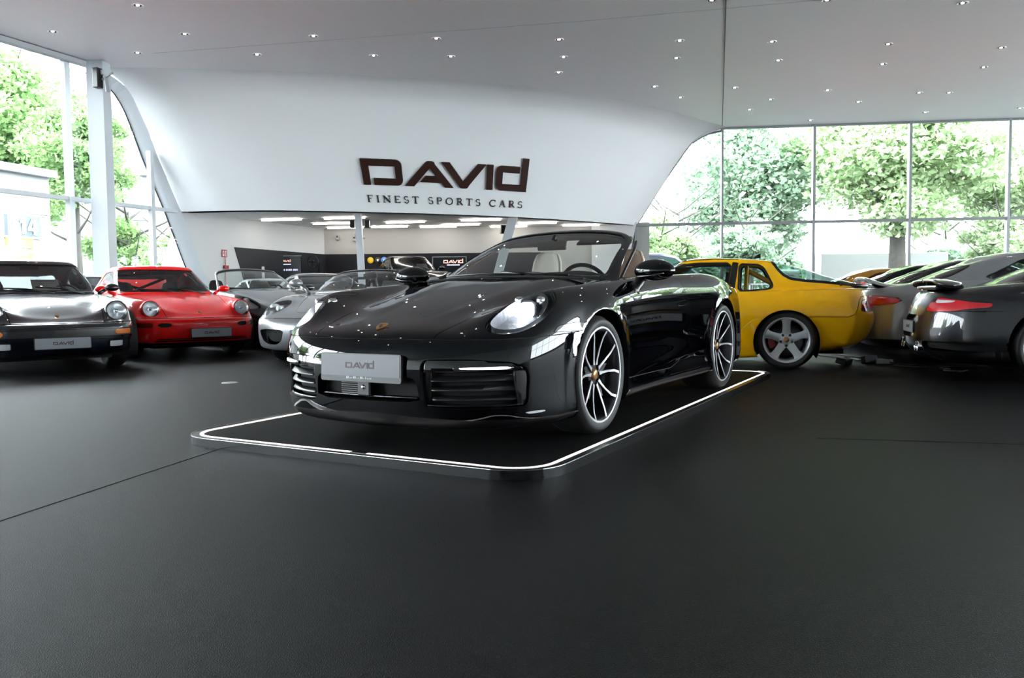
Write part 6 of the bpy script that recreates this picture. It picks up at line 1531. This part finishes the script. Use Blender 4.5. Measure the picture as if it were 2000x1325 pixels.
def yellow_coupe():
    P = MT['yellow']
    car = thing('hatchback_coupe', 'bright yellow hatchback coupe with five-spoke silver wheel, behind the black car', 'car', (3.196, 9.608, 0), math.radians(163.4), None, .996)
    M = surf(net(ROWS_968), 9, 7)
    M = arches(M, [(0, .305, .345), (2.4, .305, .345)], P, car, lip=.06)
    _, M, _, _ = split(M, region([(1.9, -.3), (1.85, .5), (1.6, .64), (.6, .66), (0, .62), (-.6, .50), (-.68, -.3)], 'xy', lambda S: .75 - S.V[:, 2]))
    rb, g_, M = seam(M, region([(-.2, .573), (-.62, .572), (-.685, .60), (-.715, .66), (-.735, .74), (-.76, .785), (-.80, .79), (-1.2, .79), (-1.2, 0), (-.2, 0)], 'xz'), .006)
    put('panel_gap', g_, MT['matblack'], car, -.004)
    lp = rnd([(-.752, .625), (-.768, .75), (-.9, .757), (-1.2, .76), (-1.2, .625)], 1, .08)
    a, g_, rb = seam(rb, region(lp, 'xz', lambda S: .45 - np.abs(S.V[:, 1])), .006)
    for sd in (1, -1):
        L, _, _, _ = split(a, lambda S: -sd * S.V[:, 1]); o = put('tail_lamp', L, MT['darkred'], car, .002)
        q, _, _, _ = split(L, lambda S: np.abs(S.V[:, 2] - .69) - .012); put('lamp_band', q, MT['redlens'], o, .003)
    put('lamp_gap', g_, MT['matblack'], car, -.004)
    put('rear_bumper', rb, P, car)
    for sd in (1, -1):
        d, g_, M = seam(M, region([(.548, .30), (.543, .60), (.555, .95), (1.72, .95), (1.80, .70), (1.80, .40), (1.7, .24), (.60, .24)], 'xz', lambda S: .5 - np.abs(S.V[:, 1]), sd), .006)
        put('panel_gap', g_, MT['matblack'], car, -.005); D = put('door', d, P, car)
        MB().box((.75, .84 * sd, .735), (.17, .02, .03)).build('door_handle', MT['black'], D, False, .006)
        fl, g_, M = seam(M, region([(.54, .12), (.54, .34), (.44, .47), (.36, .54), (.30, .558), (.20, .563), (.2, .12)], 'xz', lambda S: .5 - np.abs(S.V[:, 1]), sd), .004)
        put('panel_gap', g_, MT['paleline'], car, .000); put('wheel_flare', fl, P, car)
    put('body', M, P, car)
    # glasshouse
    Gm = surf(net(GH_968, 8, [0, .36, .68, .90, .985]), 9, 8)
    def win(nm, poly, Gm, cond=None, rub=.022, mm=MT['cglass'], side=0):
        R = region(rnd(poly, 1, .12) if nm != 'rear_hatch' else poly, 'xz', cond, side)
        g, Gm, _, _ = split(Gm, R); o = put(nm, g, mm, car, -.003)
        _, gr, _, _ = split(g, lambda S: R(S) + rub); put('window_rubber', gr, MT['trim'], o, .002); return Gm
    ac = lambda S: .35 - np.abs(S.V[:, 1])
    Gm = win('rear_hatch', [(.155, 1.4), (.160, 1.172), (.10, 1.085), (.04, 1.02), (-.04, .975), (-.16, .955), (-.41, .930), (-.84, .878), (-1.1, .87), (-1.1, 1.4)], Gm, None, .028, MT['hatchglass'])
    for sd in (1, -1):
        Gm = win('quarter_window', [(.508, 1.172), (.30, 1.160), (.235, 1.125), (.135, .93), (.140, .885), (.19, .868), (.52, .842)], Gm, ac, .020, MT['cglass'], sd)
        Gm = win('door_window', [(1.15, 1.165), (.98, 1.188), (.579, 1.184), (.622, .845), (1.74, .85), (1.60, .95)], Gm, ac, .018, MT['dglass'], sd)
        bp, Gm, _, _ = split(Gm, region([(.576, 1.184), (.510, 1.178), (.553, .838), (.620, .838)], 'xz', ac, sd)); put('pillar_cover', bp, MT['black'], car, .003)
        gap, Gm, _, _ = split(Gm, region([(.512, 1.178), (.506, 1.178), (.503, 1.4), (.509, 1.4)], 'xz', ac, sd)); put('panel_gap', gap, MT['matblack'], car, -.003)
        b = MB(); b.tube([tuple(p) for p in crom([(1.6, .63 * sd, 1.0), (1.25, .575 * sd, 1.165), (1.05, .55 * sd, 1.215), (.8, .545 * sd, 1.222), (.51, .55 * sd, 1.215)], 5)], .004, 5); b.build('roof_gutter', MT['matblack'], car, True)
    Gm = (lambda r: r[1])(lambda_ws(Gm, car))
    put('roof', Gm, P, car)
    tr = MB(); tr.tube([tuple(p) for p in crom([(-.55, .60, .915), (-.78, .50, .90), (-.86, .25, .895), (-.87, 0, .893), (-.86, -.25, .895), (-.78, -.50, .90), (-.55, -.60, .915)], 5)], .022, 8); tr.build('hatch_lip', MT['black'], car, True)
    MB().prism([(.36, 1.245), (.27, 1.245), (.31, 1.285), (.27, 1.30)], -.012, .012, lambda u, v, h: (u, h, v)).build('roof_antenna', MT['black'], car)
    # cabin seen through the glass
    b = MB(); b.box((.6, 0, .26), (2.3, 1.3, .04)); b.box((-.45, 0, .62), (.5, 1.1, .3)); b.box((1.75, 0, .7), (.1, 1.2, .3)); b.build('cabin_floor', MT['darkint'], car)
    seat(car, .80, .36, MT['darkint'], .03, h=.60); seat(car, .80, -.36, MT['darkint'], .03, h=.60)
    MB().tube([(.70, .20, 1.0), (.95, .16, .80), (1.0, .3, .55)], .028, 6).tube([(.70, .50, 1.0), (.95, .54, .80), (1.0, .42, .55)], .028, 6).box((.62, .36, 1.05), (.06, .3, .05)).build('red_harness', MT['redcal'], car, True)
    MB().tube([(.45, .50, .4), (.42, .49, 1.13), (.42, -.49, 1.13), (.45, -.50, .4)], .022, 8).tube([(.42, .45, 1.1), (-.3, .40, .70)], .022, 8).tube([(.42, -.45, 1.1), (-.3, -.40, .70)], .022, 8).build('roll_cage', P, car, True)
    steering(car, 1.42, .36, .83, .18, .4)
    for x, wd in ((0, .255), (2.4, .225)):
        for sd in (1, -1): wheel(car, x, (.70 if x == 0 else .72) * sd, .322, wd, .246, 'cup', sd, caliper=MT['redcal'], cap=MT['gold'], m1=MT['alu'])
    b = MB(); b.box((1.2, 0, .20), (3.6, 1.1, .08)); b.box((0, 0, .40), (.8, .8, .4)); b.box((2.4, 0, .36), (.8, .8, .4)); b.build('underbody', MT['matblack'], car)
    return car
def lambda_ws(Gm, car):
    R = region(rnd([(-2, .30), (4.0, .30), (4.4, .6), (4.3, 2.4), (3.9, 3.1), (-2, 3.3)], 1, .15), 'uv')
    g, Gm2, _, _ = split(Gm, R); put('windscreen', g, MT['cglass'], car, -.003); return (g, Gm2)
MT['paleline'] = mat('pale_yellow_edge', (.75, .62, .25), .4)
yellow_coupe()

# ---------------------------------------------------------------- silver mid-engined roadster
ROWS_360 = [
 (.95, -3.2, .5, .4, [(1, .60), (-4, .6)], [(1, .17), (-4, .17)]),
 (1.03, -3.25, .62, .45, [(.6, .80), (.2, .88), (-.5, .88), (-1.3, .86), (-2.6, .91), (-3, .85)], [(1, .19), (-4, .18)]),
 (1.09, -3.32, .70, .5, [(.6, .85), (.2, .935), (0, .945), (-.5, .92), (-1.3, .90), (-2.6, .955), (-3, .9)], [(1.1, .27), (-4, .28)]),
 (1.115, -3.35, .72, .5, [(.6, .86), (.2, .94), (0, .95), (-.5, .925), (-1.3, .905), (-2.6, .96), (-3, .9)], [(1.1, .40), (-4, .42)]),
 (1.10, -3.32, .70, .5, [(.6, .85), (.2, .935), (0, .945), (-.5, .925), (-1.3, .905), (-2.6, .955), (-3, .9)], [(1.1, .505), (.3, .56), (-4, .6)]),
 (1.04, -3.28, .68, .5, [(.6, .80), (.2, .90), (0, .915), (-.5, .91), (-1.3, .90), (-2.6, .93), (-3, .87)], [(1.1, .545), (.6, .585), (.3, .66), (0, .70), (-1, .72), (-2.6, .78), (-4, .8)]),
 (.93, -3.2, .62, .45, [(.6, .70), (.3, .80), (0, .84), (-.5, .84), (-1.3, .83), (-2.6, .84), (-3, .76)], [(.95, .575), (.75, .61), (.55, .68), (.3, .76), (0, .81), (-.4, .825), (-1.3, .84), (-2.6, .93), (-3.2, .9)]),
 (.75, -3.05, .6, .4, [(.4, .50), (.1, .60), (-.2, .64), (-.6, .68), (-1.5, .70), (-2.6, .66)], [(.8, .615), (.5, .68), (.2, .755), (-.1, .80), (-.5, .83), (-1.3, .86), (-2.6, .95), (-3, .92)]),
 (.5, -2.9, .5, .3, [(.4, .26), (0, .34), (-.6, .40), (-2.6, .36)], [(.5, .68), (.2, .745), (-.1, .80), (-.5, .855), (-1.5, .87), (-2.6, .95), (-3, .93)]),
 (.2, -2.7, .3, .3, [(4, 0), (-4, 0)], [(.3, .73), (0, .785), (-.3, .84), (-.5, .87), (-2.7, .95)]),
]
def silver_roadster():
    P = MT['silver']
    car = thing('open_sports_car', 'silver open sports car with oval headlamp partly hidden by the black car', 'car', (-2.22, 10.95, 0), math.radians(-98), None, 1.05)
    M = surf(net(ROWS_360), 8, 6)
    M = arches(M, [(0, .325, .365), (-2.6, .335, .375)], P, car)
    _, M, _, _ = split(M, region([(-.52, -.3), (-.60, .5), (-.84, .67), (-1.7, .68), (-1.95, .5), (-1.95, -.3)], 'xy', lambda S: .7 - S.V[:, 2]))
    bump, g_, M = seam(M, lambda S: np.maximum(S.V[:, 2] - .552, .38 - S.V[:, 0]), .006); put('panel_gap', g_, MT['matblack'], car, -.004)
    hood, g_, M = seam(M, region([(.80, -.5), (.80, .30), (.72, .36), (.4, .44), (0, .52), (-.35, .60), (-.46, .5), (-.46, -.3)], 'xy', lambda S: .5 - S.V[:, 2]), .006); put('panel_gap', g_, MT['frame'], car, -.003); put('hood', hood, P, car)
    HLp = rnd([(.60, .595), (.555, .66), (.575, .735), (.64, .768), (.73, .752), (.84, .685), (.885, .625), (.85, .588), (.72, .578)], 1)
    a, g_, M = seam(M, region(HLp, 'yz', xgt(.1)), .005); put('lamp_gap', g_, MT['frame'], car, .001)
    wl = None
    for sd in (1, -1):
        f1 = lambda S: psdf(HLp, np.stack([np.abs(S.V[:, 1]), S.V[:, 2]], 1)) + .004
        L, _, _, _ = split(a, lambda S: -sd * S.V[:, 1]); o = put('headlight', L, MT['lens'], car, .002); L2, _, c2, _ = split(L, f1); put('lamp_bowl', L2, MT['lampsilver'], o, -.055); wallstrip('bowl_side', L2, c2, lambda p, n: p - n * .055, MT['lampsilver'], o)
        MB().lathe([(0, .055), (.045, .05), (.055, .03), (.055, -.04)], 20, 'X', (.50, .72 * sd, .665)).lathe([(0, .055), (.03, .05), (.036, .03), (.036, -.04)], 20, 'X', (.58, .62 * sd, .665)).build('projector', MT['hlglass'], o, True)
    G_ = rnd([(.365, .42), (.40, .30), (.47, .25), (.60, .25), (.69, .30), (.75, .42), (.60, .435)], 1, .15)
    a, bump, _, cb = split(bump, region(G_, 'yz', xgt(.4))); wallstrip('grille_edge', bump, cb, lambda p, n: (p[0] - .07, p[1], p[2]), P, car)
    for sd in (1, -1):
        q, _, _, _ = split(a, lambda S: -sd * S.V[:, 1]); put('grille_back', q, MT['matblack'], car, -.08)
        for z_ in (.305, .365): s_, _, _, _ = split(q, lambda S: np.abs(S.V[:, 2] - z_) - .004); put('grille_bar', s_, MT['chrome'], car, -.02)
    put('front_bumper', bump, P, car)
    for sd in (1, -1):
        d, g_, M = seam(M, region([(-.55, .28), (-.55, .60), (-.62, .95), (-1.6, .95), (-1.72, .70), (-1.62, .42), (-1.4, .26)], 'xz', lambda S: .55 - np.abs(S.V[:, 1]), sd), .006); put('panel_gap', g_, MT['matblack'], car, -.005); put('door', d, P, car)
        mirror(car, -.78, .97 * sd, .985, P, (.11, .05), .09, (.065, .055), (-.70, .76 * sd, .85))
    put('body', M, P, car)
    base = [(-.44, 0, .875), (-.455, .18, .872), (-.49, .37, .866), (-.56, .54, .858), (-.68, .66, .850), (-.79, .71, .842)]
    top = [(-1.28, 0, 1.185), (-1.275, .17, 1.182), (-1.26, .34, 1.170), (-1.23, .46, 1.148), (-1.20, .545, 1.115), (-1.17, .59, 1.075)]
    windscreen(car, base, top, P, thick=.03)
    MB().box((-1.05, 0, 1.085), (.03, .20, .055)).build('rear_view_mirror', MT['black'], car, False, .01)
    cabin(car, -.62, -1.95, .62, .86, ((-1.45, .36), (-1.45, -.36)), wheelx=-.95, wz=.78, h=.58, zs=.0)
    for y in (.36, -.36): MB().tube([(-1.9, y - .2, .85), (-1.9, y - .17, 1.07), (-1.9, y + .17, 1.07), (-1.9, y + .2, .85)], .024, 8).build('roll_hoop', MT['gunmetal'], car, True)
    price_sheet(car, (-.66, -.40, .885), .1, .30, .21, .95); price_sheet(car, (-.66, .42, .885), .1, .30, .21, .95)
    plate(car, (1.125, 0, .36), (1, 0), .52, .11)
    for x, y, wd in ((0, .80, .225), (-2.6, .79, .28)):
        for sd in (1, -1): wheel(car, x, y * sd, .325, wd, .245, 'five', sd)
    underbody(car, 2.6)
MT['lampsilver'] = mat('satin_lamp_bowl', (.42, .43, .45), .35, .3, coat=1)
silver_roadster()
